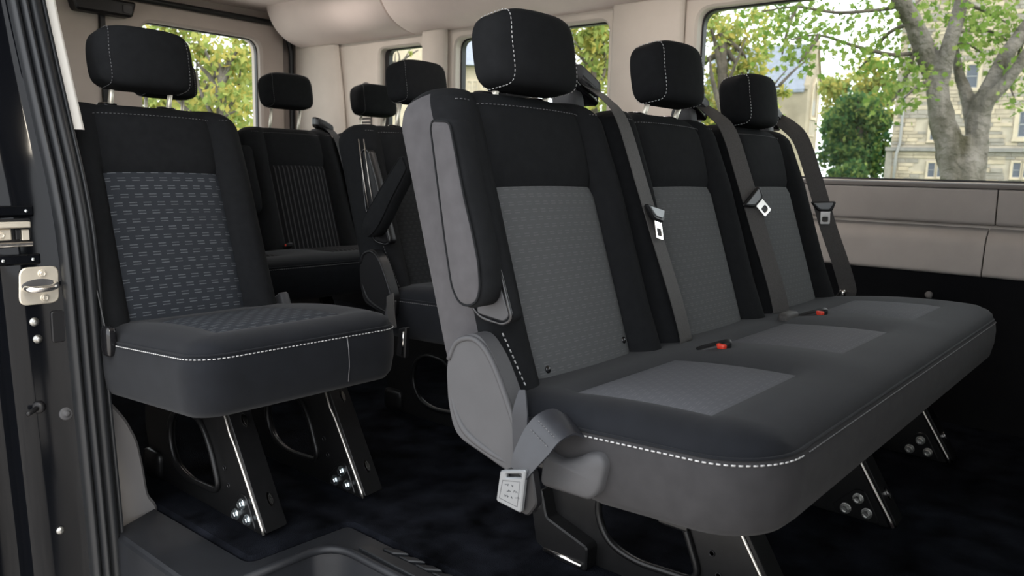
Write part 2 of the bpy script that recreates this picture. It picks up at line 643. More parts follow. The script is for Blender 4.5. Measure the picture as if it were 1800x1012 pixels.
# dome lamps along the ceiling (both out of frame; the near-bench one added for interior light)
LAMP = bpy.data.materials.new('lit_lens')
LAMP.use_nodes = True
LAMP.node_tree.nodes['Principled BSDF'].inputs['Emission Color'].default_value = (1.0, 0.93, 0.86, 1)
LAMP.node_tree.nodes['Principled BSDF'].inputs['Emission Strength'].default_value = 9.0
for (lx, ly, ll) in ((2.06, 3.02, 'lit dome lamp above the rear bench'), (2.00, 1.30, 'unseen dome lamp added above the near bench for light')):
    dl = thing('dome_lamp', ll, 'lamp', (lx, ly, ZC), 'dome lamps')
    obj('bezel', plate(rect(lx - 0.05, ly - 0.13, lx + 0.05, ly + 0.13, 0.03), ZC - 0.012, ZC, 'Z', 0.004, [rect(lx - 0.036, ly - 0.115, lx + 0.036, ly + 0.115, 0.02)]), CREAM, dl, auto=40)
    obj('lens', plate(rect(lx - 0.037, ly - 0.116, lx + 0.037, ly + 0.116, 0.02), ZC - 0.016, ZC - 0.001, 'Z', 0.004), LAMP, dl, auto=40)
    ld = bpy.data.lights.new('dome_light', 'AREA')
    ld.shape = 'RECTANGLE'
    ld.size, ld.size_y = 0.07, 0.22
    ld.energy = 3.8
    ld.color = (1.0, 0.90, 0.84)
    lo = bpy.data.objects.new('dome_light', ld)
    COL.objects.link(lo)
    lo.parent = dl
    lo.location = (0, 0, -0.02)

# far wall with three windows
WIN = {'window_1': (-1.20, 0.760, 1.385, 1.338, 0.055), 'window_2': (1.755, 0.760, 2.575, 1.338, 0.05), 'window_3': (2.790, 0.760, 3.095, 1.332, 0.035)}
holes = [rect(y0, z0, y1, z1, r, 6) for (y0, z0, y1, z1, r) in WIN.values()]
wall_far = struct(obj('wall_far', plate(rect(-1.6, 0.50, YR, 1.42), XF, XF + 0.05, 'X', 0.008, holes), BEIGE, auto=40))
obj('body_skin', plate(rect(-1.6, -0.25, YR + 0.1, 0.55), XF + 0.19, XF + 0.21, 'X', 0), PAINT, wall_far, smooth=False)
obj('body_shoulder', plate([(XF + 0.070, 0.70), (XF + 0.085, 0.70), (XF + 0.21, 0.55), (XF + 0.195, 0.55)], -1.6, YR + 0.1, 'Y'), PAINT, wall_far, smooth=False)
obj('body_skin', plate(rect(-1.6, 0.69, YR + 0.1, 1.62), XF + 0.070, XF + 0.085, 'X', 0, [rect(y0 - 0.01, z0 - 0.01, y1 + 0.01, z1 + 0.01, r, 6) for (y0, z0, y1, z1, r) in WIN.values()]), PAINT, wall_far, smooth=False)
for nm, (y0, z0, y1, z1, r) in WIN.items():
    w = struct(obj(nm, plate(rect(y0 - 0.004, z0 - 0.004, y1 + 0.004, z1 + 0.004, r + 0.004, 6), XF + 0.052, XF + 0.056, 'X'), GLASS, smooth=False))
    bo = 0.006
    ex = 0.022 if nm == 'window_3' else 0.0
    obj('window_seal', plate(rect(y0 - 0.02, z0 - 0.02, y1 + 0.02, z1 + 0.02, r + 0.02, 6), XF + 0.040, XF + 0.068, 'X', 0.002,
                             [rect(y0 + bo, z0 + bo, y1 - bo - ex, z1 - bo, r, 6)]), FRIT, w, auto=40)
# pillars between the windows
for (y0, y1, z0) in ((1.425, 1.725, 0.755), (2.605, 2.765, 0.755)):
    obj('pillar_cover', plate(rect(y0, z0, y1, 1.40, 0.02), XF - 0.035, XF + 0.004, 'X', 0.016), BEIGE, wall_far, auto=60)
obj('pillar_cover', plate(rpoly([(3.30, 0.60), (3.76, 0.60), (3.76, 1.40), (3.40, 1.40), (3.36, 1.15)], 0.03), XF - 0.030, XF + 0.004, 'X', 0.02), BEIGE, wall_far, auto=60)
vent = obj('vent_grille', plate(rpoly([(3.14, 0.90), (3.24, 0.90), (3.245, 1.10), (3.225, 1.17), (3.19, 1.18), (3.155, 1.165)], 0.015), XF - 0.006, XF + 0.002, 'X', 0.002), WALLP_DARK, wall_far, auto=40)
for k in range(14):
    z = 0.91 + k * 0.0185
    obj('louvre', plate(rect(3.15, z, 3.235, z + 0.009), XF - 0.014, XF - 0.004, 'X', 0.001), BEIGE, vent, smooth=False)
# window sill roll and the panels below the windows
obj('sill_roll', plate(rpoly([(XF - 0.045, 0.742), (XF + 0.045, 0.735), (XF + 0.045, 0.758), (XF - 0.030, 0.757)], 0.008), -1.6, 3.30, 'Y', 0.002), WALLP_DARK, wall_far, auto=40)
for (y0, y1) in ((0.4215, 1.40), (-1.6, 0.4185), (1.403, 3.28)):
    obj('side_panel', plate(rpoly([(XF - 0.030, 0.640), (XF + 0.01, 0.640), (XF + 0.01, 0.745), (XF - 0.040, 0.742)], [0.012, 0, 0, 0.008]), y0 - 0.013, y1 - 0.013, 'Y', 0.0015), WALLP, wall_far, auto=40)
    obj('side_panel', plate(rpoly([(XF - 0.052, 0.495), (XF + 0.02, 0.490), (XF + 0.02, 0.632), (XF - 0.004, 0.632), (XF - 0.040, 0.600)], [0.012, 0, 0, 0.012, 0.03]), y0 + 0.004, y1 + 0.004, 'Y', 0.0015), WALLP, wall_far, auto=40)
low = obj('lower_panel', plate([(XF - 0.035, 0.500), (XF + 0.06, 0.50), (XF + 0.19, -0.05), (XF + 0.172, -0.05), (XF + 0.155, 0.05), (XF - 0.005, 0.42)], -1.6, YR, 'Y'), WALL_LOW, wall_far, auto=40)
obj('trim_stud', lathe((XF - 0.018, 0.558, 0.425), (-1, 0, 0.2), [(0.011, 0), (0.011, 0.004), (0.006, 0.007)], 14), GREYTRIM, wall_far)

# rear doors
door_holes = [rect(1.765, 0.86, 2.395, 1.408, 0.075, 8), rect(0.80, 0.86, 1.345, 1.408, 0.075, 8)]
wall_rear = struct(obj('wall_rear', plate(rect(0.60, -0.05, 2.68, 1.60), YR + 0.06, YR + 0.09, 'Y', 0, door_holes), REARP, smooth=False))
for k, (x0, x1, h) in enumerate(((1.592, 2.540, door_holes[0]), (0.66, 1.588, door_holes[1]))):
    d = struct(obj('door_%d' % (k + 1), plate(rect(x0, 0.0, x1, 1.495, 0.03), YR, YR + 0.055, 'Y', 0.012, [h]), REARP, auto=40))
    obj('door_glass', plate(inset(h[::-1] if area2(h) < 0 else h, -0.01), YR + 0.045, YR + 0.049, 'Y'), GLASS, d, smooth=False)
    hh = h if area2(h) > 0 else h[::-1]
    obj('glass_seal', plate(inset(hh, -0.02), YR + 0.036, YR + 0.06, 'Y', 0.002, [inset(hh, 0.005)]), FRIT, d, auto=40)
seal = rpoly([(0.64, 0.02), (2.572, 0.02), (2.572, 1.40), (2.50, 1.50), (0.70, 1.50), (0.64, 1.42)], [0.05, 0.05, 0.08, 0.08, 0.06, 0.06], 6)
obj('door_seal', tube([(x, YR - 0.012, z) for x, z in seal], 0.014, 8, closed=True), RUBBER, wall_rear)
lampb = obj('stop_lamp_housing', plate(rpoly([(1.46, 1.40), (1.70, 1.40), (1.72, 1.47), (1.44, 1.47)], 0.015), YR - 0.075, YR - 0.001, 'Y', 0.01), PLASTIC_BLACK, wall_rear, auto=40)
obj('lens', plate(rect(1.655, 1.415, 1.695, 1.450, 0.006), YR - 0.079, YR - 0.074, 'Y', 0.001), PLASTIC_GREY, lampb, auto=40)
obj('gap_strip', plate(rect(1.578, 0.03, 1.602, 1.41, 0.004), YR - 0.018, YR - 0.001, 'Y', 0.003), PLASTIC_BLACK, wall_rear, auto=40)

# cab end of the shell: unseen dash bulkhead and windscreen, added to shape interior light
wall_front = struct(obj('wall_front', plate(rect(0.42, -0.30, 2.80, 1.66), -1.66, -1.60, 'Y', 0, [rect(0.80, 0.95, 2.45, 1.42, 0.10)]), WALL_LOW, smooth=False))
obj('windscreen', plate(rect(0.79, 0.94, 2.46, 1.43, 0.10), -1.63, -1.625, 'Y'), GLASS, wall_front, smooth=False)
obj('dash', plate(rpoly([(-1.60, 0.10), (-1.20, 0.10), (-1.15, 0.55), (-1.25, 0.78), (-1.60, 0.80)], 0.05), 0.70, 2.56, 'X', 0.01), WALL_LOW, wall_front, auto=40)

# near wall behind the sliding door opening
window_4 = struct(obj('window_4', plate(rect(2.11, 0.79, 3.46, 1.34, 0.06), 0.572, 0.577, 'X'), GLASS, smooth=False))
obj('window_seal', plate(rect(2.09, 0.77, 3.48, 1.36, 0.07), 0.560, 0.584, 'X', 0.002, [rect(2.13, 0.81, 3.44, 1.32, 0.06)]), FRIT, window_4, auto=40)
wall_near = struct(obj('wall_near', plate(rect(1.90, 0.78, YR, 1.56), 0.585, 0.61, 'X', 0, [rect(2.12, 0.80, 3.45, 1.33, 0.06)]), CREAM, smooth=False))
obj('lower_trim', plate([(1.72, 0.06), (YR, 0.06), (YR, 0.78), (1.82, 0.78)], 0.585, 0.615, 'X'), WALL_LOW, wall_near, smooth=False)
obj('wheel_arch_trim', plate(rpoly([(0.56, -0.05), (0.775, -0.05), (0.770, 0.005), (0.752, 0.03), (0.744, 0.10), (0.735, 0.16), (0.712, 0.215), (0.68, 0.262), (0.64, 0.31), (0.56, 0.33)], 0.02), 1.672, 2.9, 'Y', 0.006), GREYTRIM, wall_near, auto=40)
obj('body_skin', plate(rect(1.95, -0.30, YR + 0.1, 1.62), 0.40, 0.42, 'X', 0, [rect(2.10, 0.78, 3.47, 1.35, 0.06)]), PAINT, wall_near, smooth=False)
obj('front_side_skin', plate(rect(-1.6, -0.30, 0.03, 1.62), 0.56, 0.62, 'X', 0, [rect(-1.40, 0.78, -0.50, 1.34, 0.06)]), PAINT, wall_near, smooth=False)
# curved door post: a section swept up the rear edge of the opening
POST = smooth_path([(0.664, 1.600, -0.30), (0.662, 1.612, -0.02), (0.655, 1.625, 0.28), (0.648, 1.635, 0.57), (0.646, 1.662, 0.70), (0.643, 1.705, 0.82), (0.645, 1.775, 0.97), (0.650, 1.840, 1.10), (0.655, 1.90, 1.25), (0.66, 1.93, 1.45), (0.665, 1.93, 1.60)], 6)


def sweep(section, z0=-9, z1=9):
    pts = [p for p in POST if z0 <= p[2] <= z1]
    n = len(section)
    V = [(p[0] + a, p[1] + b, p[2]) for p in pts for a, b in section]
    Fc = [(i * n + k, i * n + k + 1, (i + 1) * n + k + 1, (i + 1) * n + k) for i in range(len(pts) - 1) for k in range(n - 1)]
    return V, Fc


def ridge(x0, x1, dep, back=0.02, n=8):
    return [(x0, back)] + [(x0 + (x1 - x0) * k / n, -dep * math.sin(math.pi * k / n) ** 0.7) for k in range(n + 1)] + [(x1, back)]


post = obj('door_post', sweep([(0.004, 0.30), (0.004, 0.03), (-0.045, 0.020), (-0.058, 0.012), (-0.064, 0.016), (-0.072, 0.020), (-0.120, 0.022), (-0.145, 0.026), (-0.156, 0.040), (-0.162, 0.062), (-0.170, 0.075), (-0.205, 0.078), (-0.222, 0.070), (-0.230, 0.050), (-0.236, 0.045), (-0.26, 0.050), (-0.33, 0.060), (-0.35, 0.08), (-0.35, 0.35)]), PAINT, wall_near, auto=60)
for (a, b, dp) in ((-0.060, -0.042, 0.012), (-0.044, -0.026, 0.020), (-0.028, 0.000, 0.014)):
    obj('weather_seal', sweep(ridge(a, b, dp)), RUBBER, wall_near)
obj('seal_lip', sweep([(0.000, 0.02), (0.000, -0.004), (0.006, -0.006), (0.010, 0.004), (0.010, 0.03)]), RUBBER, wall_near)
obj('post_trim', sweep([(0.006, 0.05), (0.008, 0.012), (0.026, 0.010), (0.034, 0.016), (0.036, 0.10), (0.036, 0.28), (-0.02, 0.30)], 0.80, 1.62), CREAM, wall_near, auto=60)
obj('post_trim', sweep([(0.006, 0.05), (0.008, 0.020), (0.016, 0.020), (0.022, 0.03), (0.020, 0.16)], 0.30, 0.80), WALL_LOW, wall_near, auto=60)


def on_post(z, dx, dy):
    i = min(range(len(POST)), key=lambda k: abs(POST[k][2] - z))
    return np.array([POST[i][0] + dx, POST[i][1] + dy, z])


# striker plate with its loop
c = on_post(0.521, -0.098, 0.020)
sp = obj('striker_plate', plate(rpoly([(c[0] - 0.036, c[2] - 0.036), (c[0] + 0.034, c[2] - 0.036), (c[0] + 0.036, c[2] + 0.036), (c[0] - 0.032, c[2] + 0.036)], 0.016), c[1] - 0.006, c[1], 'Y', 0.002), CREAM_METAL, wall_near, auto=40)
obj('striker_loop', tube(smooth_path([(c[0] - 0.024, c[1], c[2] - 0.002), (c[0] - 0.022, c[1] - 0.022, c[2] - 0.004), (c[0] - 0.006, c[1] - 0.028, c[2] - 0.004), (c[0] + 0.012, c[1] - 0.028, c[2] - 0.003), (c[0] + 0.024, c[1] - 0.02, c[2]), (c[0] + 0.026, c[1], c[2] + 0.002)], 5), 0.0062, 8), CHROME, sp)
obj('striker_pocket', plate([(c[0] + 0.031 * math.cos(t), c[2] + 0.013 * math.sin(t)) for t in np.linspace(0, 2 * math.pi, 20)[:-1]], c[1] - 0.0075, c[1] - 0.003, 'Y', 0.001), PLASTIC_GREY, sp, auto=40)
bolt('screw', (c[0] + 0.006, c[1] - 0.006, c[2] + 0.023), (0, -1, 0), 0.0062, CREAM_METAL, sp)
bolt('screw', (c[0] + 0.008, c[1] - 0.006, c[2] - 0.024), (0, -1, 0), 0.0062, CREAM_METAL, sp)
# roller track end in its recess
c = on_post(0.622, -0.125, 0.020)
tr = obj('roller_track', plate(rect(c[0] - 0.10, c[2] - 0.028, c[0] + 0.026, c[2] + 0.026, 0.004), c[1] - 0.001, c[1] + 0.004, 'Y', 0.001), PLASTIC_BLACK, wall_near, auto=40)
obj('track_rail', plate(rect(c[0] - 0.10, c[2] + 0.010, c[0] + 0.020, c[2] + 0.021, 0.002), c[1] - 0.020, c[1], 'Y', 0.002), CREAM_METAL, tr, auto=40)
obj('track_rail', plate(rect(c[0] - 0.10, c[2] - 0.024, c[0] + 0.022, c[2] - 0.016, 0.003), c[1] - 0.024, c[1], 'Y', 0.002), CHROME, tr, auto=40)
for q in (-0.030, -0.078):
    bp = obj('track_bracket', plate(rect(c[0] + q - 0.022, c[2] - 0.013, c[0] + q + 0.020, c[2] + 0.008, 0.003), c[1] - 0.010, c[1], 'Y', 0.002), CREAM_METAL, tr, auto=40)
    bolt('bolt', (c[0] + q + 0.002, c[1] - 0.010, c[2] - 0.003), (0, -1, 0), 0.0060, CREAM_METAL, bp)
obj('track_block', plate(rect(c[0] - 0.004, c[2] - 0.012, c[0] + 0.004, c[2] + 0.007, 0.001), c[1] - 0.013, c[1], 'Y', 0.001), PLASTIC_BLACK, tr, auto=40)
obj('track_block', plate(rect(c[0] + 0.006, c[2] - 0.014, c[0] + 0.019, c[2] + 0.006, 0.002), c[1] - 0.012, c[1], 'Y', 0.001), CREAM_METAL, tr, auto=40)
# flanges above and below the track, the cover patch, studs and grommets
for dz in (0.040, -0.050):
    q = on_post(0.622 + dz, -0.135, 0.018)
    fl = obj('flange', plate(rect(q[0] - 0.10, q[2] - 0.010, q[0] + 0.044, q[2] + 0.010, 0.003), q[1] - 0.006, q[1] + 0.01, 'Y', 0.003), PAINT, wall_near, auto=40)
    for b_ in (0.030, -0.020):
        obj('rivet', lathe((q[0] + b_, q[1] - 0.006, q[2]), (0, -1, 0), [(0.0035, 0), (0.003, 0.002), (0.001, 0.003)], 10), ZINC, fl)
q = on_post(0.435, -0.068, 0.018)
obj('cover_patch', plate(rect(q[0] - 0.016, q[2] - 0.028, q[0] + 0.010, q[2] + 0.034, 0.006), q[1] - 0.004, q[1] + 0.004, 'Y', 0.002), PLASTIC_BLACK, wall_near, auto=40)
for (z, dx) in ((0.452, -0.112), (0.418, -0.108)):
    q = on_post(z, dx, 0.021)
    obj('stud', lathe(q, (0, -1, 0), [(0.0085, 0), (0.0085, 0.002), (0.005, 0.003), (0.005, 0.007), (0.003, 0.008)], 12), ZINC_DULL, wall_near)
q = on_post(0.262, -0.072, 0.020)
obj('grommet', lathe(q, (0, -1, 0.2), [(0.013, -0.002), (0.013, 0.004), (0.010, 0.006), (0.006, 0.005), (0.005, 0.010), (0.003, 0.011)], 18), PLASTIC_GREY, wall_near)
q = on_post(0.285, -0.118, 0.022)
obj('guide_pin', join(lathe(q, (-0.75, -0.6, -0.1), [(0.012, -0.004), (0.012, 0.006), (0.007, 0.008)], 14), lathe(q, (-0.75, -0.6, -0.1), [(0.005, 0.0), (0.005, 0.034), (0.003, 0.036)], 10)), PLASTIC_BLACK, wall_near)
q = on_post(0.03, -0.105, 0.02)
obj('stud', lathe(q, (0, -1, 0), [(0.008, 0), (0.008, 0.003), (0.004, 0.006)], 12), ZINC_DULL, wall_near)

# ================================================================== SEATS
SIN, COS = math.sin(math.radians(18.2)), math.cos(math.radians(18.2))
YB, ZB = 0.388, 0.430
HW, IH, TT, T0, TI, THICK = 0.2215, 0.132, 0.486, -0.085, 0.322, 0.100
BENCH_Y, PITCH_Y = 0.312, 0.957


def BP(cx, y0, x, t, n, dz=0.0):
    """point of a seat back: x across, t up along the recline, n out of its front"""
    return (cx + x, y0 + YB + t * SIN - n * COS, ZB + dz + t * COS + n * SIN)


def back_n(x, t):
    a = abs(x)
    if a <= IH:
        n = 0.007 * (1 - (x / IH) ** 2)
        n -= 0.005 * math.exp(-((a - IH) / 0.006) ** 2)
        n -= 0.005 * math.exp(-((t - TI) / 0.006) ** 2)
        if t > TI:
            n += 0.006 * math.sin(math.pi * min(1, (t - TI) / (TT - TI)))
        return n
    s = (a - IH) / (HW - IH)
    bol = 0.024 if t < TI else 0.024 - 0.012 * min(1, (t - TI) / (TT - TI))
    if t < 0.10:
        bol += 0.012 * (0.10 - t) / 0.18
    return -0.005 + (bol + 0.005) * math.sin(math.pi * min(1, s ** 0.85 * 0.86)) ** 0.8 - 0.022 * s ** 4


def seat_back(parent, cx, y0, insert, side_m, dz=0.0, stitch=True):
    xs = sorted(set([round(v, 5) for v in list(np.linspace(-HW, -IH, 11)) + list(np.linspace(-IH, IH, 17)) + list(np.linspace(IH, HW, 11))]))
    rC = 0.052
    ts = list(np.linspace(T0, TI, 24)) + list(np.linspace(TI, TT - rC, 8))[1:] + [TT - rC + rC * math.sin(a) for a in np.linspace(0, math.pi / 2, 9)[1:]]
    nf = len(xs)
    extra = []       # ring continues round the side and the rear (relative to +side, mirrored on return)
    for k in range(1, 6):
        a = k / 6 * math.pi / 2
        extra.append(('s', 0.022 * math.sin(a) * 0.30, -0.028 - 0.5 * (THICK - 0.04) * k / 6))
    rows = []
    nm = -THICK / 2
    for t in ts:
        k = 1.0
        if t > TT - rC:
            k = math.sqrt(max(0, 1 - ((t - (TT - rC)) / rC) ** 2))
        kx = (HW - rC * 0.95 * (1 - k)) / HW
        kn = (THICK / 2 - 0.040 * (1 - k)) / (THICK / 2)
        w = HW * (1.0 - 0.035 * max(0, (t - 0.1) / (TT - 0.1)))
        w *= kx
        ring = []
        for x in xs:
            n = nm + (back_n(x, t) - nm) * kn
            ring.append((x * w / HW, t, n))
        e = nm + (back_n(HW, t) - nm) * kn
        rear = -THICK * kn + nm * (1 - kn)
        side = [(w + 0.004, e * 0.75 + rear * 0.25), (w + 0.005, 0.5 * e + 0.5 * rear), (w + 0.003, 0.25 * e + 0.75 * rear), (w - 0.008, 0.08 * e + 0.92 * rear), (w - 0.028, rear), (w * 0.5, rear - 0.006), (0.0, rear - 0.008)]
        lift = 0.175 * max(0.0, min(1.0, (0.10 - t) / (0.10 - T0)))
        sd = [(a, t + lift * min(1.0, max(0.0, (e - b) / (e - rear)) * 1.1), b) for a, b in side]
        ring += sd + [(-a, tt_, b) for a, tt_, b in sd[::-1][1:]]
        rows.append(ring)
    n = len(rows[0])
    V = [BP(cx, y0, x, t, nn, dz) for ring in rows for x, t, nn in ring]
    UV = [(x + cx * 0.37, t) for ring in rows for x, t, nn in ring]
    parts = {'insert_panel': [], 'upper_panel': [], 'bolster_l': [], 'bolster_r': [], 'backrest': [], 'top_panel': []}
    ri = ts.index(min(ts, key=lambda v: abs(v - TI)))
    iL, iR = xs.index(round(-IH, 5)), xs.index(round(IH, 5))
    for i in range(len(rows) - 1):
        for k in range(n):
            f = (i * n + k, i * n + (k + 1) % n, (i + 1) * n + (k + 1) % n, (i + 1) * n + k)
            if k < nf - 1:
                tmid = 0.5 * (ts[i] + ts[i + 1])
                if iL <= k < iR:
                    key = 'insert_panel' if i < ri else ('upper_panel' if tmid < TT - 0.035 else 'top_panel')
                else:
                    s = (abs(0.5 * (xs[k] + xs[k + 1])) - IH) / (HW - IH)
                    key = ('bolster_l' if k < iL else 'bolster_r') if tmid < TT - 0.020 else 'top_panel'
            else:
                key = 'backrest'
            if key == 'backrest' and ts[i] > TT - 0.022:
                key = 'top_panel'
            parts[key].append(f)
    parts['top_panel'].append(tuple((len(rows) - 1) * n + k for k in range(n)))
    parts['backrest'].append(tuple(range(n))[::-1])

    def sub(fs):
        used = sorted(set(i for f in fs for i in f))
        mp = {v: i for i, v in enumerate(used)}
        return [V[i] for i in used], [tuple(mp[i] for i in f) for f in fs], [UV[i] for i in used]
    shell = obj('backrest', sub(parts['backrest']), side_m, parent)
    obj('insert_panel', sub(parts['insert_panel']), insert, shell, label='grey patterned fabric insert')
    obj('upper_panel', sub(parts['upper_panel']), FABRIC, shell)
    obj('top_panel', sub(parts['top_panel']), FABRIC, shell)
    obj('bolster', sub(parts['bolster_l']), FABRIC, shell)
    obj('bolster', sub(parts['bolster_r']), FABRIC, shell)
    if stitch:
        tt = TT - 0.034
        kk = math.sqrt(max(0, 1 - ((tt - (TT - rC)) / rC) ** 2))
        kn = (THICK / 2 - 0.040 * (1 - kk)) / (THICK / 2)
        path = [BP(cx, y0, x, tt, nm + (back_n(x, tt) - nm) * kn + 0.0012, dz) for x in np.linspace(-HW * 0.86, HW * 0.80, 40)]
        obj('stitching', stitches(path, 0.0045, 0.004, 0.0007), STITCH_DIM, shell, kind='stuff')
    return shell


def headrest(parent, cx, y0, z, posts=True, dx=0.0, stitch=STITCH, big=1.0):
    c = np.array([cx + dx, y0 + 0.545, z])
    hx, hy, hz = 0.104 * big, 0.043 * big, 0.0630 * big
    tilt = math.radians(9)

    def warp(v):
        x, y, zz = v
        f = 1.0 - 0.07 * max(0, zz / hz) ** 2 - 0.02 * max(0, -zz / hz)
        x *= f
        y += 0.020 * (abs(x) / hx) ** 2.2          # sides sweep back
        if y > 0:
            y *= 0.85 + 0.25 * (1 - abs(x) / hx)
        y, zz = y * math.cos(tilt) + zz * math.sin(tilt), zz * math.cos(tilt) - y * math.sin(tilt)
        return np.array([x, y, zz])
    h = obj('headrest', rounded_box(c, hx, hy, hz, 5.0, 14, warp), FABRIC, parent)
    for s in (-1, 1):
        path = []
        for a in np.linspace(-math.pi * 0.98, math.pi * 0.98, 90):
            q = np.array([s * 0.80, -math.cos(a), math.sin(a)])
            # point on the pillow surface at a fixed x
            rem = (1 - abs(q[0]) ** 5.0) ** (1 / 5.0)
            d = (abs(q[1]) ** 5.0 + abs(q[2]) ** 5.0) ** (1 / 5.0)
            v = np.array([q[0] * hx, q[1] / d * rem * (hy + 0.0012), q[2] / d * rem * (hz + 0.0012)])
            path.append(c + warp(v))
        obj('stitching', stitches(path, 0.0040, 0.0034, 0.0008), stitch, h, kind='stuff')
    top = BP(cx, y0, 0, TT, -THICK * 0.5)
    for s in (-1, 1):
        x = cx + dx + s * 0.066
        zb = top[2] + (z - top[2]) * 0.0 - 0.012
        obj('headrest_post', tube([(x, c[1] + 0.012, z - 0.045), (x, top[1] + 0.002, zb - 0.03)], 0.0058, 10), POSTM, h)
        obj('post_collar', lathe((x, top[1], zb + 0.014), (0, -0.1, 1), [(0.022, -0.010), (0.022, 0.004), (0.020, 0.008), (0.010, 0.010)], 18), PLASTIC_GLOSS, h)
        if s > 0:
            obj('release_tab', rounded_box((x + 0.024, top[1], zb + 0.012), 0.012, 0.008, 0.006, 4, 4), PLASTIC_GLOSS, h)
    return h


def cushion(parent, x0, x1, yf, yr, zf, zr, thick, inserts, insert_m, r=0.075, side_m=None, stitch=STITCH, iy=(0.085, 0.30), split=False, taper=0.0):
    """padded cushion: crowned top, stitched seam, bulging skirt"""
    side_m = side_m or FABRIC_SKIRT
    xs = [x0, x0 + 0.008, x0 + 0.02, x0 + 0.04, x0 + 0.065]
    for (a, b) in inserts:
        xs += list(np.linspace(a, b, 9))
    for i in range(len(inserts) - 1):
        xs += list(np.linspace(inserts[i][1], inserts[i + 1][0], 6))[1:-1]
    xs += [x1 - 0.065, x1 - 0.04, x1 - 0.02, x1 - 0.008, x1]
    xs = sorted(set(round(v, 5) for v in xs))
    ys = [yf + r * (1 - math.cos(a)) for a in np.linspace(0, math.pi / 2, 9)]
    a0, a1 = yf + iy[0], yf + iy[1]
    ys = [v for v in ys if v < a0 - 0.006]
    ys += list(np.linspace(a0, a1, 13)) + list(np.linspace(a1, yr, 6))[1:]
    ys = sorted(set(round(v, 5) for v in ys))
    lead, tail = xs[5] if len(xs) > 5 else x0 + 0.07, x1 - 0.07
    inner0, inner1 = inserts[0][0], inserts[-1][1]

    def edges(y):
        d = y - yf
        if d >= r:
            return x0, x1
        k = r - math.sqrt(max(0, r * r - (r - d) ** 2))
        return x0 + k, x1 - k

    def height(x, y, el, er):
        s = (y - yf) / (yr - yf)
        base = zf + (zr - zf) * s
        d = min(x - el, er - x)
        df = y - yf
        R1 = 0.055

        def q(v):
            v = max(0, min(1, v / R1))
            return math.sqrt(1 - (1 - v) ** 2)
        h = 0.028 * min(q(d), q(df * 1.0)) if True else 0
        h += 0.010 * math.sin(math.pi * min(1, s * 1.1)) * q(d)
        for (a, b) in inserts:
            if a - 0.03 < x < b + 0.03 and a0 - 0.03 < y < a1 + 0.03:
                dd = min(x - a, b - x, y - a0, a1 - y)
                h -= 0.005 * math.exp(-(dd / 0.007) ** 2)
        for i in range(len(inserts) - 1):
            m_ = 0.5 * (inserts[i][1] + inserts[i + 1][0])
            h += 0.006 * math.exp(-((x - m_) / 0.05) ** 2) * q(df) * math.sin(math.pi * min(1, s * 1.3))
        return base + h
    nx, ny = len(xs), len(ys)
    V, UV = [], []
    for y in ys:
        el, er = edges(y)
        for x in xs:
            if x < inner0:
                xx = el + (x - x0) / (inner0 - x0) * (inner0 - el)
            elif x > inner1:
                xx = er - (x1 - x) / (x1 - inner1) * (er - inner1)
            else:
                xx = x
            if y < a0:
                k_ = ((y - yf) / (a0 - yf)) ** 0.7
                xx = k_ * xx + (1 - k_) * (el + (x - x0) / (x1 - x0) * (er - el))
            V.append((xx, y, height(xx, y, el, er)))
            UV.append((xx, y))
    top, ins = [], [[] for _ in inserts]
    for j in range(ny - 1):
        for i in range(nx - 1):
            f = (j * nx + i, j * nx + i + 1, (j + 1) * nx + i + 1, (j + 1) * nx + i)
            mx, my = 0.5 * (xs[i] + xs[i + 1]), 0.5 * (ys[j] + ys[j + 1])
            for k, (a, b) in enumerate(inserts):
                if a < mx < b and a0 < my < a1:
                    ins[k].append(f)
                    break
            else:
                top.append(f)

    def sub(fs):
        used = sorted(set(i for f in fs for i in f))
        mp = {v: i for i, v in enumerate(used)}
        return [V[i] for i in used], [tuple(mp[i] for i in f) for f in fs], [UV[i] for i in used]
    cu = obj('cushion', sub(top), FABRIC_CUSH, parent)
    for fs in ins:
        if fs:
            obj('insert_panel', sub(fs), insert_m, cu, label='grey patterned fabric insert')
    # boundary loop: back-left -> front -> back-right
    loop = [j * nx for j in range(ny - 1, -1, -1)] + list(range(1, nx)) + [j * nx + nx - 1 for j in range(1, ny)]
    B = [np.array(V[i]) for i in loop]
    cen = np.array([(x0 + x1) / 2, yr, 0])
    nb = len(B)
    nrm = []
    for i in range(nb):
        d = B[min(i + 1, nb - 1)] - B[max(i - 1, 0)]
        d[2] = 0
        d /= np.linalg.norm(d) + 1e-9
        nrm.append(np.array([-d[1], d[0], 0]) * -1)
    if np.dot(nrm[nb // 2], np.array([0, -1, 0])) < 0:
        nrm = [-q for q in nrm]
    rings = [(0.000, 0.000), (0.005, -0.006), (0.008, -0.25 * thick), (0.007, -0.55 * thick), (0.001, -0.85 * thick), (-0.010, -0.97 * thick), (-0.035, -thick)]
    SV, SF = [], []
    for (o_, dz) in rings:
        for i in range(nb):
            q = B[i] + nrm[i] * o_
            rr_ = max(0.0, min(1.0, ((B[i][1] - yf) / (yr - yf) - 0.55) / 0.35))
            SV.append((q[0], q[1], q[2] + dz * (1 - taper * rr_)))
    for k in range(len(rings) - 1):
        for i in range(nb - 1):
            SF.append((k * nb + i, k * nb + i + 1, (k + 1) * nb + i + 1, (k + 1) * nb + i))
    SF.append(tuple((len(rings) - 1) * nb + i for i in range(nb)))
    obj('skirt', (SV, SF), side_m, cu)
    path = [B[i] + nrm[i] * 0.0058 + np.array([0, 0, -0.0045]) for i in range(nb)]
    cut = nb if not split else next(i for i in range(nb) if B[i][1] < yf + 1e-4) + 2
    obj('stitching', stitches(path[:cut], 0.0050, 0.0032, 0.0011), stitch, cu, kind='stuff')
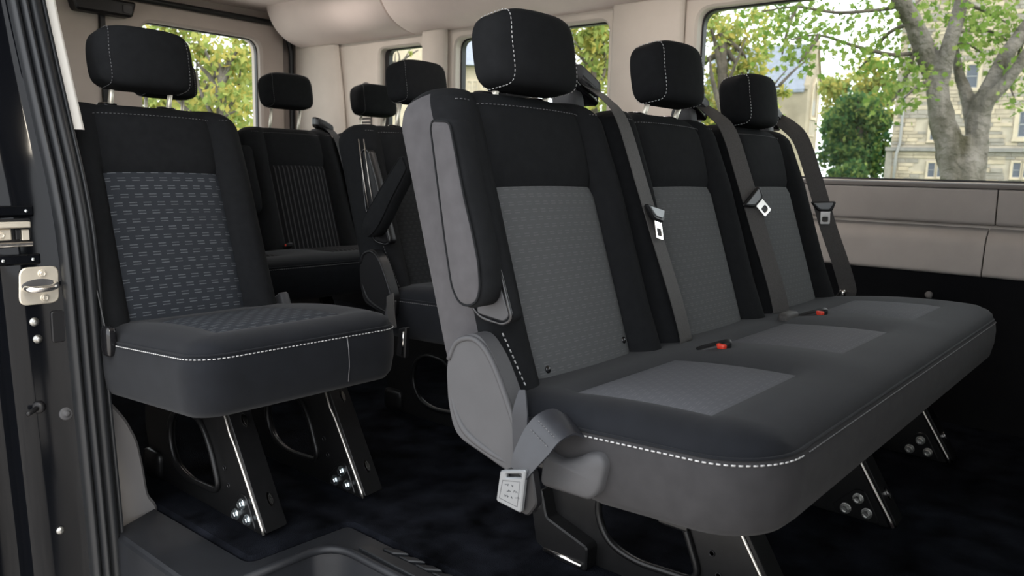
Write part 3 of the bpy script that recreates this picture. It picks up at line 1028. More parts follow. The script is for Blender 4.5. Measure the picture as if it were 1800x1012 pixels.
    if split:
        obj('stitching', stitches(path[cut:], 0.0050, 0.0032, 0.0009), STITCH_DIM, cu, kind='stuff')
    obj('seam_piping', tube([B[i] + nrm[i] * 0.001 + np.array([0, 0, 0.001]) for i in range(nb)], 0.0022, 6), FABRIC_CUSH, cu)
    return cu


def leg(parent, X, y0, bolt_m=ZINC, side=-1, edge=EDGE):
    """pressed-steel seat leg: plate with a big opening, raked front strut, bolts"""
    out = [(0.106, 0.0), (0.135, 0.0), (0.235, 0.0), (0.50, 0.0), (0.565, 0.0), (0.60, 0.05), (0.625, 0.13), (0.60, 0.26), (0.56, 0.33), (0.30, 0.33), (0.272, 0.28), (0.235, 0.22)]
    hole = [(0.265, 0.050), (0.40, 0.042), (0.462, 0.060), (0.490, 0.110), (0.480, 0.175), (0.43, 0.205), (0.345, 0.200), (0.305, 0.150)]
    O = [(y0 + a, b) for a, b in rpoly(out, [0.012, 0, 0, 0.02, 0.03, 0.02, 0.04, 0.03, 0.02, 0.02, 0.02, 0.02])]
    Hh = [(y0 + a, b) for a, b in rpoly(hole, 0.035)]
    w = 0.011
    l = obj('leg', plate(O, X - w / 2, X + w / 2, 'X', 0.002, [Hh]), STEEL, parent, auto=40)
    rim = [(X + side * (w / 2 + 0.003), a, b) for a, b in Hh]
    obj('rim', tube(rim, 0.007, 8, closed=True), STEEL, l)
    # front flange of the strut and its bright cut edge
    fa, fb = np.array([y0 + 0.100, 0.006]), np.array([y0 + 0.268, 0.285])
    d = (fb - fa) / np.linalg.norm(fb - fa)
    nrm = np.array([-d[1], d[0]])
    fl = []
    flat = [(X, 0.0), (X + 0.046, 0.0)]
    L = np.linalg.norm(fb - fa)

    def fn(a, b, c_):
        p = fa + d * b - nrm * 0 + np.array([d[1], -d[0]]) * (-c_)
        return (X + a, p[0], p[1])
    holes_ = [[(0.026 + 0.0065 * math.cos(t), L * s + 0.015 * math.sin(t)) for t in np.linspace(0, 2 * math.pi, 13)[:-1]] for s in (0.20, 0.74)]
    obj('strut_flange', plate(rpoly([(-0.006, 0.0), (0.046, 0.004), (0.046, L), (-0.006, L)], 0.006), 0.0, 0.008, fn=fn, bev=0.001, holes=holes_), STEEL, l, auto=40)
    obj('slot_lining', plate([(0.026 + 0.0045 * math.cos(t), L * 0.20 + 0.012 * math.sin(t)) for t in np.linspace(0, 2 * math.pi, 13)[:-1]], 0.004, 0.012, fn=fn), CHROME, l, smooth=False)
    obj('slot_lining', plate([(0.026 + 0.0045 * math.cos(t), L * 0.74 + 0.012 * math.sin(t)) for t in np.linspace(0, 2 * math.pi, 13)[:-1]], 0.004, 0.012, fn=fn), CHROME, l, smooth=False)
    ed = [(X + side * 0.0065, y0 + 0.101, 0.004), (X + side * 0.0065, y0 + 0.108, 0.018), (X + side * 0.0065, y0 + 0.205, 0.172), (X + side * 0.0065, y0 + 0.222, 0.192), (X + side * 0.0065, y0 + 0.266, 0.283)]
    obj('strut_edge', tube(ed, 0.0034, 8), edge, l)
    # bolted foot plate
    fp = rpoly([(y0 + 0.128, 0.003), (y0 + 0.225, 0.003), (y0 + 0.235, 0.02), (y0 + 0.185, 0.073), (y0 + 0.165, 0.07)], 0.012)
    obj('foot_plate', plate(fp, X + side * 0.004 - 0.004, X + side * 0.004 + 0.004, 'X', 0.0015), STEEL, l, auto=40)
    for (a, b) in ((0.178, 0.050), (0.203, 0.020), (0.157, 0.021)):
        bolt('bolt', (X + side * 0.008, y0 + a, b), (side, 0, 0), 0.0100, bolt_m, l)
    for (a, b) in ((0.250, 0.110), (0.235, 0.074)):
        obj('hole', lathe((X + side * 0.0045, y0 + a, b), (side, 0, 0), [(0.0062, 0), (0.0062, 0.003), (0.0042, 0.003), (0.0042, 0.001)], 12), PLASTIC_BLACK, l)
    lf = obj('floor_latch', rounded_box((X, y0 + 0.575, 0.035), 0.020, 0.040, 0.034, 6, 6), STEEL, l)
    return l


def belt(parent, cx_guide, y0, x_mid, x_bot, y_bot=0.375, z_bot=0.425, tongue=0.45, flip=1, m=BELT, wd=(1, 0.0, -0.10)):
    """shoulder belt: guide on the seat back, webbing and a sliding tongue"""
    top = BP(0, y0, 0, TT, -THICK * 0.45)
    gx = cx_guide
    g = rounded_box((gx, top[1] + 0.005, top[2] + 0.046), 0.044, 0.020, 0.0215, 9, 8, lambda v: np.array([v[0], v[1], v[2] - v[0] * 0.42]))
    guide = obj('belt_guide', g, PLASTIC_GLOSS, parent)
    obj('guide_cover', rounded_box((gx, top[1] - 0.014, top[2] + 0.051), 0.036, 0.010, 0.0145, 7, 6, lambda v: np.array([v[0], v[1], v[2] - v[0] * 0.42])), PLASTIC_GREY, guide)
    obj('guide_base', rounded_box((gx - 0.018, top[1] + 0.012, top[2] - 0.005), 0.022, 0.026, 0.040, 5, 8, lambda v: np.array([v[0] - v[2] * 0.2, v[1], v[2]])), PLASTIC_GREY, guide)
    obj('guide_slot', tube([(gx - 0.028, top[1] - 0.021, top[2] + 0.055), (gx + 0.028, top[1] - 0.021, top[2] + 0.032)], 0.005, 8), FRIT, guide)
    pts = []
    for (t, x, n) in ((TT + 0.040, gx + 0.004, -0.022), (TT + 0.005, gx + 0.010, 0.006), (TT - 0.045, gx + 0.018, 0.028), (TI, gx + 0.6 * (x_mid - gx), 0.036), (0.20, x_mid, 0.036), (0.10, 0.5 * (x_mid + x_bot), 0.038), (0.03, x_bot, 0.034)):
        pts.append(BP(0, y0, x, t, n))
    pts.append((x_bot + 0.002, y0 + y_bot - 0.008, z_bot))
    pts.append((x_bot + 0.004, y0 + y_bot + 0.012, z_bot - 0.03))
    P = smooth_path(pts, 6)
    st = obj('seat_belt', ribbon(P, wd, 0.043, 0.0018), m, parent, auto=40)
    i = int(len(P) * tongue)
    c_, d = P[i], P[min(i + 2, len(P) - 1)] - P[i]
    d /= np.linalg.norm(d)
    w = np.array(wd, float)
    w = w - d * np.dot(w, d)
    w /= np.linalg.norm(w)
    q = np.cross(d, w)
    if q[1] > 0:
        q = -q

    def fnn(a, b, cc):
        # tongue hangs a little askew in front of the webbing
        aa, bb = a * math.cos(0.35 * flip) - b * math.sin(0.35 * flip), a * math.sin(0.35 * flip) + b * math.cos(0.35 * flip)
        return tuple(c_ + w * aa + d * bb + q * (cc + 0.004))
    obj('tongue_head', plate(rpoly([(-0.034, -0.010), (0.034, -0.012), (0.024, 0.016), (-0.012, 0.016)], 0.008), 0.0, 0.010, fn=fnn, bev=0.003), PLASTIC_BLACK, st, auto=40)
    obj('tongue_plate', plate(rpoly([(-0.006, 0.014), (0.020, 0.014), (0.020, 0.050), (-0.006, 0.050)], 0.004), 0.003, 0.006, fn=fnn, bev=0.0008, holes=[rect(0.000, 0.030, 0.014, 0.043, 0.003)]), CHROME, st, auto=40)
    obj('tongue_pad', plate(rpoly([(-0.026, -0.006), (0.026, -0.008), (0.016, 0.010), (-0.008, 0.010)], 0.005), 0.009, 0.012, fn=fnn, bev=0.001), TAG, st, auto=40)
    return st


def buckle(parent, X, Y, Z, ang=0.0):
    h = obj('belt_buckle', rounded_box((X, Y, Z), 0.016, 0.030, 0.010, 6, 8, lambda v: np.array([v[0] * math.cos(ang) - v[1] * math.sin(ang), v[0] * math.sin(ang) + v[1] * math.cos(ang), v[2] - v[1] * 0.35])), PLASTIC_BLACK, parent)
    obj('release_button', rounded_box((X - 0.004 * math.sin(ang), Y - 0.018, Z + 0.0085), 0.0095, 0.0085, 0.005, 5, 6), RED, h)
    return h


ARM = [(0.752, 0.826), (0.738, 0.780), (0.722, 0.725), (0.706, 0.680), (0.694, 0.640), (0.690, 0.605), (0.697, 0.584), (0.715, 0.575), (0.735, 0.579), (0.750, 0.600), (0.764, 0.660), (0.780, 0.740), (0.795, 0.815), (0.790, 0.828)]


def end_hardware(parent, dx, dy, plastic, arm_side, arm_front, rot=0.0, cloth=FABRIC_SIDE, near=True):
    """armrest, reclining cover and bracket on the aisle end of a bench"""
    arm = [(y + dy, z) for y, z in ARM]
    if rot:
        pv = np.array([0.722 + dy, 0.60])
        cr, sr = math.cos(rot), math.sin(rot)
        arm = [tuple(pv + np.array([(y - pv[0]) * cr - (z - pv[1]) * sr, (y - pv[0]) * sr + (z - pv[1]) * cr])) for y, z in arm]
    A = obj('armrest', plate(rpoly(arm, 0.012, 4), 0.757 + dx, 0.800 + dx, 'X', 0.006), arm_front, parent, auto=50)
    ins_ = rpoly(arm, 0.012, 4)
    ins_ = inset(ins_ if area2(ins_) > 0 else ins_[::-1], 0.004)
    obj('armrest_side', plate(ins_, 0.753 + dx, 0.7585 + dx, 'X', 0.003), arm_side, A, auto=50)
    pp = [(0.7545 + dx, y, z) for y, z in ins_]
    obj('piping', tube(pp, 0.0016, 6, closed=True), FABRIC, A)
    # pocket behind the armrest
    pk = [(0.768, 0.805), (0.738, 0.735), (0.712, 0.655), (0.676, 0.562), (0.690, 0.552), (0.735, 0.556), (0.765, 0.585), (0.785, 0.68), (0.800, 0.790), (0.79, 0.808)]
    pk = rpoly([(y + dy, z) for y, z in pk], 0.015, 5)
    pocket = obj('armrest_pocket', plate(pk, 0.800 + dx, 0.826 + dx, 'X', 0.003), FABRIC if near else PLASTIC_BLACK, parent, auto=50)
    obj('pocket_rim', tube([(0.800 + dx, y, z) for y, z in pk], 0.0028, 8, closed=True), PLASTIC_GLOSS, pocket)
    lo = [(0.7985 + dx, 0.705 + dy, 0.60), (0.7985 + dx, 0.682 + dy, 0.566), (0.7985 + dx, 0.69 + dy, 0.5565), (0.7985 + dx, 0.735 + dy, 0.5615)]
    obj('pocket_plate', plate(rpoly([(0.712 + dy, 0.635), (0.681 + dy, 0.566), (0.690 + dy, 0.557), (0.740 + dy, 0.562), (0.735 + dy, 0.60)], 0.006), 0.798 + dx, 0.8015 + dx, 'X', 0.001), PLASTIC_GREY if near else PLASTIC_BLACK, pocket, auto=40)
    # recliner cover
    rc = [(0.727, 0.538), (0.757, 0.527), (0.775, 0.490), (0.770, 0.430), (0.754, 0.386), (0.700, 0.372), (0.650, 0.358), (0.634, 0.366), (0.638, 0.420), (0.660, 0.470), (0.683, 0.510), (0.703, 0.531), (0.715, 0.538)]
    R_ = rpoly([(y + dy, z) for y, z in rc], 0.02, 4)
    cov = obj('recliner_cover', plate(R_, 0.770 + dx, 0.806 + dx, 'X', 0.005), plastic, parent, auto=30)
    rl = [(0.640, 0.400), (0.641, 0.424), (0.663, 0.470), (0.686, 0.508), (0.706, 0.527), (0.727, 0.532), (0.752, 0.522), (0.766, 0.496)]
    obj('cover_rim', tube(smooth_path([(0.771 + dx, y + dy, z) for y, z in rl], 4), 0.0042, 8), plastic, cov)
    lo_ = [(0.764, 0.452), (0.752, 0.424), (0.736, 0.402), (0.712, 0.389), (0.676, 0.378), (0.646, 0.372)]
    obj('cover_ridge', tube(smooth_path([(0.7725 + dx, y + dy, z) for y, z in lo_], 4), [0.002 + 0.004 * math.sin(math.pi * k / 20) for k in range(21)], 8), plastic, cov)
    return A


# ---- front three-seat bench
bench = thing('bench_seat', 'near three-seat black bench with grey woven inserts beside the far side windows', 'bench seat', (1.48, BENCH_Y + 0.3, 0), 'passenger seats')
BC = [1.030, 1.482, 1.930]
for i, cx in enumerate(BC):
    seat_back(bench, cx, BENCH_Y, INSERT_FINE, FABRIC_SIDE if i == 0 else FABRIC)
    headrest(bench, cx, BENCH_Y, (0.951, 0.966, 0.944)[i], dx=(0.018, 0.036, -0.004)[i])
cushion(bench, 0.805, 2.165, BENCH_Y, BENCH_Y + 0.415, 0.446, 0.424, 0.098, [(0.868, 1.140), (1.345, 1.600), (1.795, 2.035)], INSERT_CUSH, r=0.085, iy=(0.100, 0.300), split=True, taper=0.8)
for (gx, xm, xb) in ((1.240, 1.275, 1.295), (1.688, 1.722, 1.742), (2.128, 2.165, 2.205)):
    i = (1.240, 1.688, 2.128).index(gx)
    belt(bench, gx, BENCH_Y, xm, xb, flip=(1, -1.4, 0.9)[i], tongue=(0.44, 0.41, 0.43)[i], z_bot=0.450, wd=((1, 0, -0.1), (0.85, -0.5, -0.1), (0.55, -0.85, -0.1))[i])
obj('belt_anchor', rounded_box((2.205, BENCH_Y + 0.372, 0.452), 0.026, 0.008, 0.014, 5, 6), CHROME, bench)
buckle(bench, 1.235, 0.592, 0.466, 0.5)
buckle(bench, 1.705, 0.592, 0.466, 0.5)
obj('buckle_sleeve', rounded_box((1.655, 0.625, 0.462), 0.035, 0.012, 0.014, 5, 6), BELT, bench)
for X in (1.225, 1.810, 2.355 - 0.22):
    pass
leg(bench, 1.225, BENCH_Y)
leg(bench, 1.810, BENCH_Y, ZINC_DULL)
leg(bench, 2.352, BENCH_Y, ZINC_DULL)
obj('seat_frame', box((0.86, BENCH_Y + 0.12, 0.315), (2.38, BENCH_Y + 0.16, 0.345), 0.004), STEEL, bench, auto=40)
obj('seat_frame', box((0.98, BENCH_Y + 0.42, 0.300), (2.38, BENCH_Y + 0.47, 0.335), 0.004), STEEL, bench, auto=40)
obj('seat_pan', box((0.86, BENCH_Y + 0.07, 0.335), (2.14, BENCH_Y + 0.50, 0.350), 0.004), STEEL, bench, auto=40)
end_hardware(bench, 0.0, 0.0, PLASTIC_GREY, FABRIC_SIDE, FABRIC)
# stitched seam and studs low on the near seat back
bst = smooth_path([(0.8288, 0.7200, 0.535), (0.8338, 0.7030, 0.502), (0.8378, 0.6900, 0.475), (0.8420, 0.6810, 0.456)], 6)
obj('stitching', stitches(bst, 0.005, 0.0034, 0.0012), STITCH, bench, kind='stuff')
for (x, t) in ((-0.105, 0.035), (0.112, 0.048)):
    p = BP(BC[0], BENCH_Y, x, t, back_n(x, t) - 0.001)
    obj('trim_button', lathe(p, (0, -COS, SIN), [(0.006, 0), (0.006, 0.002), (0.003, 0.004)], 12), PLASTIC_GLOSS, bench)
# bracket cover beside the cushion
bk = [(0.606, 0.400), (0.580, 0.392), (0.556, 0.400), (0.535, 0.414), (0.516, 0.416), (0.508, 0.404), (0.516, 0.368), (0.530, 0.352), (0.610, 0.350)]
bco = obj('bracket_cover', plate(rpoly(bk, 0.010, 4), 0.784, 0.830, 'X', 0.005), PLASTIC_GREY, bench, auto=60)
# hanging lap-belt strap and buckle at the near corner
sp1 = smooth_path([(0.772, 0.632, 0.478), (0.764, 0.628, 0.455), (0.760, 0.624, 0.425), (0.758, 0.620, 0.392)], 5)
obj('strap', ribbon(sp1, (0.25, 1, 0), [0.012 + 0.020 * min(1, k / 6) for k in range(len(sp1))], 0.002), BELT_STRAP, bench, auto=40)
sp2 = smooth_path([(0.800, 0.566, 0.438), (0.780, 0.572, 0.447), (0.759, 0.580, 0.440), (0.748, 0.590, 0.420), (0.740, 0.600, 0.398), (0.737, 0.606, 0.382)], 5)
st2 = obj('strap', ribbon(sp2, (0.15, 1, 0.45), [0.050] * 14 + [0.050 - 0.0018 * k for k in range(len(sp2) - 14)], 0.003), BELT_STRAP, bench, auto=40)
for q in (0.42, 0.52):
    pA = sp2[int(q * len(sp2))]
    wv = np.array([0.15, 1, 0.45])
    wv /= np.linalg.norm(wv)
    obj('stitching', stitches([pA + np.array([-0.0022, -0.0012, 0.0012]) - wv * 0.018, pA + np.array([-0.0022, -0.0012, 0.0012]) + wv * 0.018], 0.003, 0.002, 0.0005), STITCH_DIM, st2, kind='stuff')
ck = obj('belt_buckle', plate(rpoly([(0.634, 0.378), (0.586, 0.392), (0.576, 0.348), (0.590, 0.328), (0.638, 0.336)], 0.006), 0.738, 0.752, 'X', 0.002), PLASTIC_BLACK, bench, auto=40)
tg = plate(rpoly([(0.632, 0.380), (0.590, 0.392), (0.596, 0.333), (0.638, 0.337)], 0.004), 0.731, 0.7385, 'X', 0.0015, [rpoly([(0.622, 0.378), (0.597, 0.385), (0.597, 0.380), (0.622, 0.373)], 0.001, 2)])
face = obj('buckle_face', tg, TAG, ck, auto=40)
fr_ = [(0.627, 0.368), (0.598, 0.374), (0.602, 0.340), (0.632, 0.343)]
obj('embossed_frame', tube([(0.731, y, z) for y, z in fr_], 0.0005, 5, closed=True), PLASTIC_GREY, face)
marks = []
rm = random.Random(3)
for row in range(3):
    y, z = 0.623, 0.364 - row * 0.0075
    for k in range(5 + row):
        w_ = 0.0022 + rm.random() * 0.001
        pts = [(0.7307, y - w_ * q / 3, z + 0.0008 * k * 0.6 + (rm.random() - 0.5) * 0.0034) for q in range(4)]
        if rm.random() < 0.78:
            marks.append(tube(pts, 0.00035, 4))
        y -= 0.0036
obj('printed_mark', join(*marks), INK, face, kind='stuff')
lt = obj('recline_latch', plate(rpoly([(0.944, 0.115), (0.925, 0.02), (0.87, -0.0), (0.80, 0.0), (0.80, 0.05), (0.90, 0.08), (0.915, 0.135)], 0.008), 1.185, 1.222, 'X', 0.003), STEEL, bench, auto=40)
obj('latch_bar', tube([(1.19, 0.905, 0.012), (1.185, 0.81, 0.010)], 0.0065, 8), CHROME, lt)
obj('latch_plate', plate(rpoly([(0.945, 0.118), (0.935, 0.120), (0.922, 0.090), (0.932, 0.085)], 0.003), 1.176, 1.186, 'X', 0.001), CHROME, lt, auto=40)
obj('latch_cam', lathe((1.217, 0.868, 0.045), (-1, 0, 0), [(0.010, 0), (0.010, 0.004), (0.005, 0.006), (0.004, 0.004)], 14), ZINC_DULL, lt)

# ---- single seat beside the door
SX = 0.856
SY = BENCH_Y + PITCH_Y
single = thing('single_seat', 'single black seat with grey dashed-weave insert by the door post', 'seat', (SX, SY + 0.3, 0), 'passenger seats')
seat_back(single, SX, SY, INSERT, FABRIC)
headrest(single, SX, SY, 0.982, dx=-0.008, stitch=STITCH_DIM, big=1.06)
cushion(single, 0.655, 1.112, SY - 0.022, SY + 0.415, 0.430, 0.398, 0.116, [(0.730, 1.010)], INSERT, r=0.060, iy=(0.070, 0.330), side_m=FABRIC_CUSH)
leg(single, 0.853, SY)
leg(single, 1.112, SY)
obj('seat_frame', box((0.82, SY + 0.12, 0.270), (1.12, SY + 0.17, 0.300), 0.004), STEEL, single, auto=40)
obj('seat_frame', box((0.82, SY + 0.42, 0.262), (1.12, SY + 0.47, 0.297), 0.004), STEEL, single, auto=40)
obj('skirt_seam', tube([(0.962, SY - 0.0278, 0.424), (0.964, SY - 0.0302, 0.40), (0.966, SY - 0.0292, 0.365), (0.968, SY - 0.0232, 0.332)], 0.0011, 5), STITCH_DIM, single)
top = BP(0, SY, 0, TT, -THICK * 0.45)
gd = obj('belt_guide', plate(rpoly([(0.628, 0.872), (0.712, 0.872), (0.708, 0.905), (0.690, 0.945), (0.668, 0.957), (0.640, 0.952)], 0.012), top[1] - 0.015, top[1] + 0.03, 'Y', 0.006), PLASTIC_GLOSS, single, auto=50)
obj('guide_eye', lathe((0.672, top[1] - 0.014, 0.930), (0, -1, 0), [(0.016, 0), (0.016, 0.003), (0.010, 0.004), (0.010, 0.0)], 18), PLASTIC_BLACK, gd)
obj('guide_base', plate(rect(0.650, 0.876, 0.702, 0.900, 0.006), top[1] - 0.022, top[1] - 0.012, 'Y', 0.003), PLASTIC_GREY, gd, auto=50)
ps = smooth_path([(0.650, SY + 0.45, 0.66), (0.652, SY + 0.38, 0.52), (0.648, SY + 0.34, 0.45), (0.646, SY + 0.315, 0.41)], 6)
obj('seat_belt', ribbon(ps, (0.3, 1, 0.3), 0.032, 0.002), BELT_DARK, single, auto=40)
obj('belt_buckle', rounded_box((0.645, SY + 0.31, 0.41), 0.010, 0.018, 0.030, 5, 6), PLASTIC_GLOSS, single)
obj('side_cover', plate(rpoly([(SY + 0.36, 0.36), (SY + 0.42, 0.36), (SY + 0.44, 0.43), (SY + 0.405, 0.452)], 0.01), 1.092, 1.118, 'X', 0.004), PLASTIC_GREY, single, auto=50)
obj('bench_sleeve', rounded_box((1.150, SY + 0.40, 0.36), 0.014, 0.03, 0.04, 4, 6), PLASTIC_BLACK, single)

# ---- two-seat bench on the far side of the aisle
duo = thing('bench_seat', 'two-seat black bench with lowered armrest, behind the near bench', 'bench seat', (1.86, SY + 0.3, 0), 'passenger seats')
DC = [1.640, 2.092]
for i, cx in enumerate(DC):
    seat_back(duo, cx, SY, INSERT_DARK, FABRIC)
    headrest(duo, cx, SY, 1.014, dx=0.046, stitch=STITCH_DIM)
cushion(duo, 1.415, 2.325, SY, SY + 0.415, 0.420, 0.404, 0.110, [(1.505, 1.775), (1.96, 2.22)], INSERT_DARK, r=0.085, iy=(0.105, 0.300), side_m=FABRIC_CUSH, stitch=STITCH_DIM)
end_hardware(duo, 0.612, PITCH_Y, PLASTIC_BLACK, FABRIC, FABRIC, rot=0.93, cloth=PLASTIC_BLACK, near=False)
for q in (0.0, 0.022):
    obj('pocket_line', tube([(1.409, 0.806 + PITCH_Y - q, 0.835), (1.409, 0.785 + PITCH_Y - q, 0.73), (1.409, 0.760 + PITCH_Y - q, 0.63)], 0.0013, 6), EDGE, duo)
leg(duo, 1.62, SY, ZINC_DULL, edge=STEEL)
leg(duo, 2.16, SY, ZINC_DULL, edge=STEEL)
belt(duo, 1.850, SY, 1.885, 1.905)
bst = [BP(DC[0], SY, -HW + 0.012 + 0.020 * s, 0.140 - 0.20 * s, back_n(-HW + 0.012 + 0.020 * s, 0.140 - 0.20 * s) + 0.002) for s in np.linspace(0, 1, 16)]
obj('stitching', stitches(bst, 0.005, 0.004, 0.0009), STITCH_DIM, duo, kind='stuff')
sb = obj('buckle_strap', ribbon(smooth_path([(1.375, 1.590, 0.425), (1.365, 1.575, 0.385), (1.360, 1.560, 0.34)], 5), (0.3, 1, 0), 0.040, 0.003), BELT, duo, auto=40)
obj('belt_buckle', plate(rpoly([(1.602, 0.400), (1.574, 0.412), (1.585, 0.345), (1.615, 0.350)], 0.006), 1.372, 1.386, 'X', 0.002), PLASTIC_GREY, duo, auto=40)
hb = obj('belt_buckle', plate(rpoly([(1.535, 0.345), (1.505, 0.352), (1.510, 0.268), (1.545, 0.270)], 0.006), 1.355, 1.372, 'X', 0.003), PLASTIC_BLACK, duo, auto=40)
obj('buckle_edge', tube([(1.354, 1.512, 0.340), (1.354, 1.517, 0.276)], 0.0028, 6), CHROME, hb)

# ---- rear bench across the back
RY = SY + PITCH_Y
rear = thing('rear_bench', 'rear black bench with vertically ribbed inserts by the rear doors', 'bench seat', (1.86, RY + 0.3, 0), 'passenger seats')
RC = [1.400, 1.868, 2.318]
for i, cx in enumerate(RC):
    seat_back(rear, cx, RY, INSERT_RIB, FABRIC, dz=0.022)
    headrest(rear, cx, RY, 1.048, dx=(-0.03, -0.004, -0.008)[i], stitch=STITCH_DIM, big=1.06)
cushion(rear, 1.18, 2.545, RY, RY + 0.415, 0.428, 0.409, 0.120, [(1.275, 1.530), (1.740, 1.995), (2.190, 2.445)], INSERT_RIB, r=0.06, iy=(0.105, 0.300), side_m=FABRIC_CUSH, stitch=STITCH_DIM)
end_arm = [(y + 2 * PITCH_Y, z) for y, z in ARM]
AR = obj('armrest', plate(rpoly(end_arm, 0.012, 4), 1.592, 1.640, 'X', 0.012), FABRIC, rear, auto=50)
for X in (1.35, 1.80, 2.36):
    leg(rear, X, RY, ZINC_DULL, edge=STEEL)
belt(rear, 2.060, RY, 2.100, 2.112, m=BELT_DARK)
buckle(rear, 1.715, RY + 0.365, 0.452, 0.3)

# ---- two unseen cab seats, added to darken reflections in the door post
CY = -1.02
for (fx, lb) in ((1.02, 'unseen front passenger seat added in the cab nearest the door'), (2.20, 'unseen driver seat added in the cab nearest the far wall')):
    fs = thing('unseen_cab_seat', lb, 'seat', (fx, CY + 0.3, 0), 'unseen cab seats')
    seat_back(fs, fx, CY, INSERT_FINE, FABRIC, stitch=False)
    headrest(fs, fx, CY, 0.965)
    cushion(fs, fx - 0.24, fx + 0.24, CY, CY + 0.5, 0.43, 0.40, 0.12, [(fx - 0.13, fx + 0.13)], INSERT_FINE, r=0.06, side_m=FABRIC_CUSH)
    obj('pedestal', box((fx - 0.18, CY + 0.08, 0.0), (fx + 0.18, CY + 0.48, 0.34), 0.01), STEEL, fs, auto=40)

# ================================================================== OUTSIDE
GZ = -0.62
road = struct(obj('pavement', box((-40, -40, GZ - 0.2), (4.6, 60, GZ)), mat('grey_paving', (0.55, 0.51, 0.47), 0.9, noise=(2, 0.2)), smooth=False))
lawn = struct(obj('lawn', box((4.6, -120, GZ - 0.2), (200, 200, GZ + 0.03)), mat('lawn_green', (0.11, 0.16, 0.05), 0.95, noise=(1.5, 0.35)), smooth=False))

STONE = mat('pale_limestone', (0.35, 0.295, 0.225), 0.9, noise=(1.6, 0.22), bump=(9, 0.4, 0.02))
CHAPEL = mat('chapel_stone', (0.27, 0.225, 0.165), 0.9, noise=(0.5, 0.2), bump=(4, 0.4, 0.05))
STONE_B = mat('warm_limestone', (0.42, 0.35, 0.26), 0.9, noise=(2.2, 0.16), bump=(9, 0.4, 0.02))
STONE_C = mat('grey_limestone', (0.25, 0.225, 0.195), 0.9, noise=(2.2, 0.2), bump=(9, 0.4, 0.02))
MORTAR = mat('mortar', (0.38, 0.33, 0.265), 0.95, noise=(3, 0.1))
DRESSED = mat('dressed_stone', (0.44, 0.37, 0.28), 0.85, noise=(3, 0.1))
BAND = mat('weathered_band', (0.19, 0.18, 0.17), 0.9, noise=(3, 0.2))
SLATE = mat('blue_slate', (0.19, 0.21, 0.26), 0.7, noise=(2, 0.15))
PANE = mat('dark_pane', (0.05, 0.06, 0.08), 0.12)
SASH = mat('grey_sash', (0.27, 0.27, 0.27), 0.6)
LEAD = mat('grey_downpipe', (0.23, 0.225, 0.22), 0.6)


def facade(depth, corner=900):
    """vertical wall plane through the view axis at a distance; returns map (a, b, out) -> world and px -> (a, b)"""
    right = ROT @ np.array([1.0, 0, 0])
    right[2] = 0
    right /= np.linalg.norm(right)
    fwd = np.array([-right[1], right[0], 0.0])
    k = (corner - 900) / F_PX
    o = CAM + fwd * depth + right * depth * k
    y_ = math.atan(k)
    right, fwd = right * math.cos(y_) - fwd * math.sin(y_), fwd * math.cos(y_) + right * math.sin(y_)

    def fn(a, b, c_):
        return tuple(o + right * a + np.array([0, 0, b - CAM[2]]) - fwd * c_)

    def px(x, y):
        r_ = ROT @ np.array([(x - 900) / F_PX, (y - 506) / F_PX, 1.0])
        t = np.dot(o - CAM, fwd) / np.dot(r_, fwd)
        p = CAM + r_ * t
        return float(np.dot(p - o, right)), float(p[2])
    return fn, px


def sash_window(parent, fn, px, x0, y0, x1, y1, sill=True, bars=1):
    a0, b1 = px(x0, y0)
    a1, b0 = px(x1, y1)
    s = max(0.06, (a1 - a0) * 0.30)
    w = obj('window', plate(rect(a0 - s, b0 - s * 0.6, a1 + s, b1 + s), -0.04, 0.05, fn=fn, holes=[rect(a0, b0, a1, b1)]), DRESSED, parent, smooth=False)
    obj('pane', plate(rect(a0 - 0.01, b0 - 0.01, a1 + 0.01, b1 + 0.01), -0.03, -0.01, fn=fn), PANE, w, smooth=False)
    fw = (a1 - a0) * 0.07
    for (p, q, r_, t) in ((a0, b0, a0 + fw, b1), (a1 - fw, b0, a1, b1), (a0, b0, a1, b0 + fw), (a0, b1 - fw, a1, b1), (a0, (b0 + b1) / 2 - fw / 2, a1, (b0 + b1) / 2 + fw / 2)):
        obj('sash_bar', plate(rect(p, q, r_, t), -0.015, 0.01, fn=fn), SASH, w, smooth=False)
    if sill:
        obj('sill', plate(rect(a0 - s * 1.2, b0 - s * 1.1, a1 + s * 1.2, b0 - s * 0.5), -0.04, 0.10, fn=fn), DRESSED, w, smooth=False)
    return w


# -- stone hall on the right
fn, px = facade(40.0, 1560)
hall = thing('stone_building', 'pale limestone building with sash windows and drainpipe behind the big tree', 'building', tuple(np.array(fn(px(1700, 300)[0], GZ, -3.0))), 'stone buildings')
aL, _ = px(1562, 300)
aR, _ = px(2150, 300)
bT = px(1700, -150)[1]
obj('wall', plate(rect(aL, GZ, aR, bT), -8.0, -0.05, fn=fn), MORTAR, hall, smooth=False)
wins = [(1700, 114, 1717, 154), (1637, 214, 1650, 246), (1793, 196, 1816, 241), (1632, 286, 1641.5, 311), (1648.5, 286, 1658, 311), (1781, 286, 1793, 312), (1799, 286, 1811, 312)]
wr = []
for (x0, y0, x1, y1) in wins:
    a0, b1 = px(x0, y0)
    a1, b0 = px(x1, y1)
    s = max(0.06, (a1 - a0) * 0.30)
    wr.append((a0 - s, b0 - s, a1 + s, b1 + s))
    sash_window(hall, fn, px, x0, y0, x1, y1)
bandb = px(1600, 262)[1]
obj('string_course', plate(rect(aL - 0.25, bandb - 0.09, aR, bandb + 0.09), -0.1, 0.16, fn=fn), BAND, hall, smooth=False)
obj('plinth', plate(rect(aL - 0.20, GZ, aL + 0.10, bandb - 0.09), -8.0, 0.05, fn=fn), STONE_C, hall, smooth=False)
pipe_a = px(1586, 200)[0]
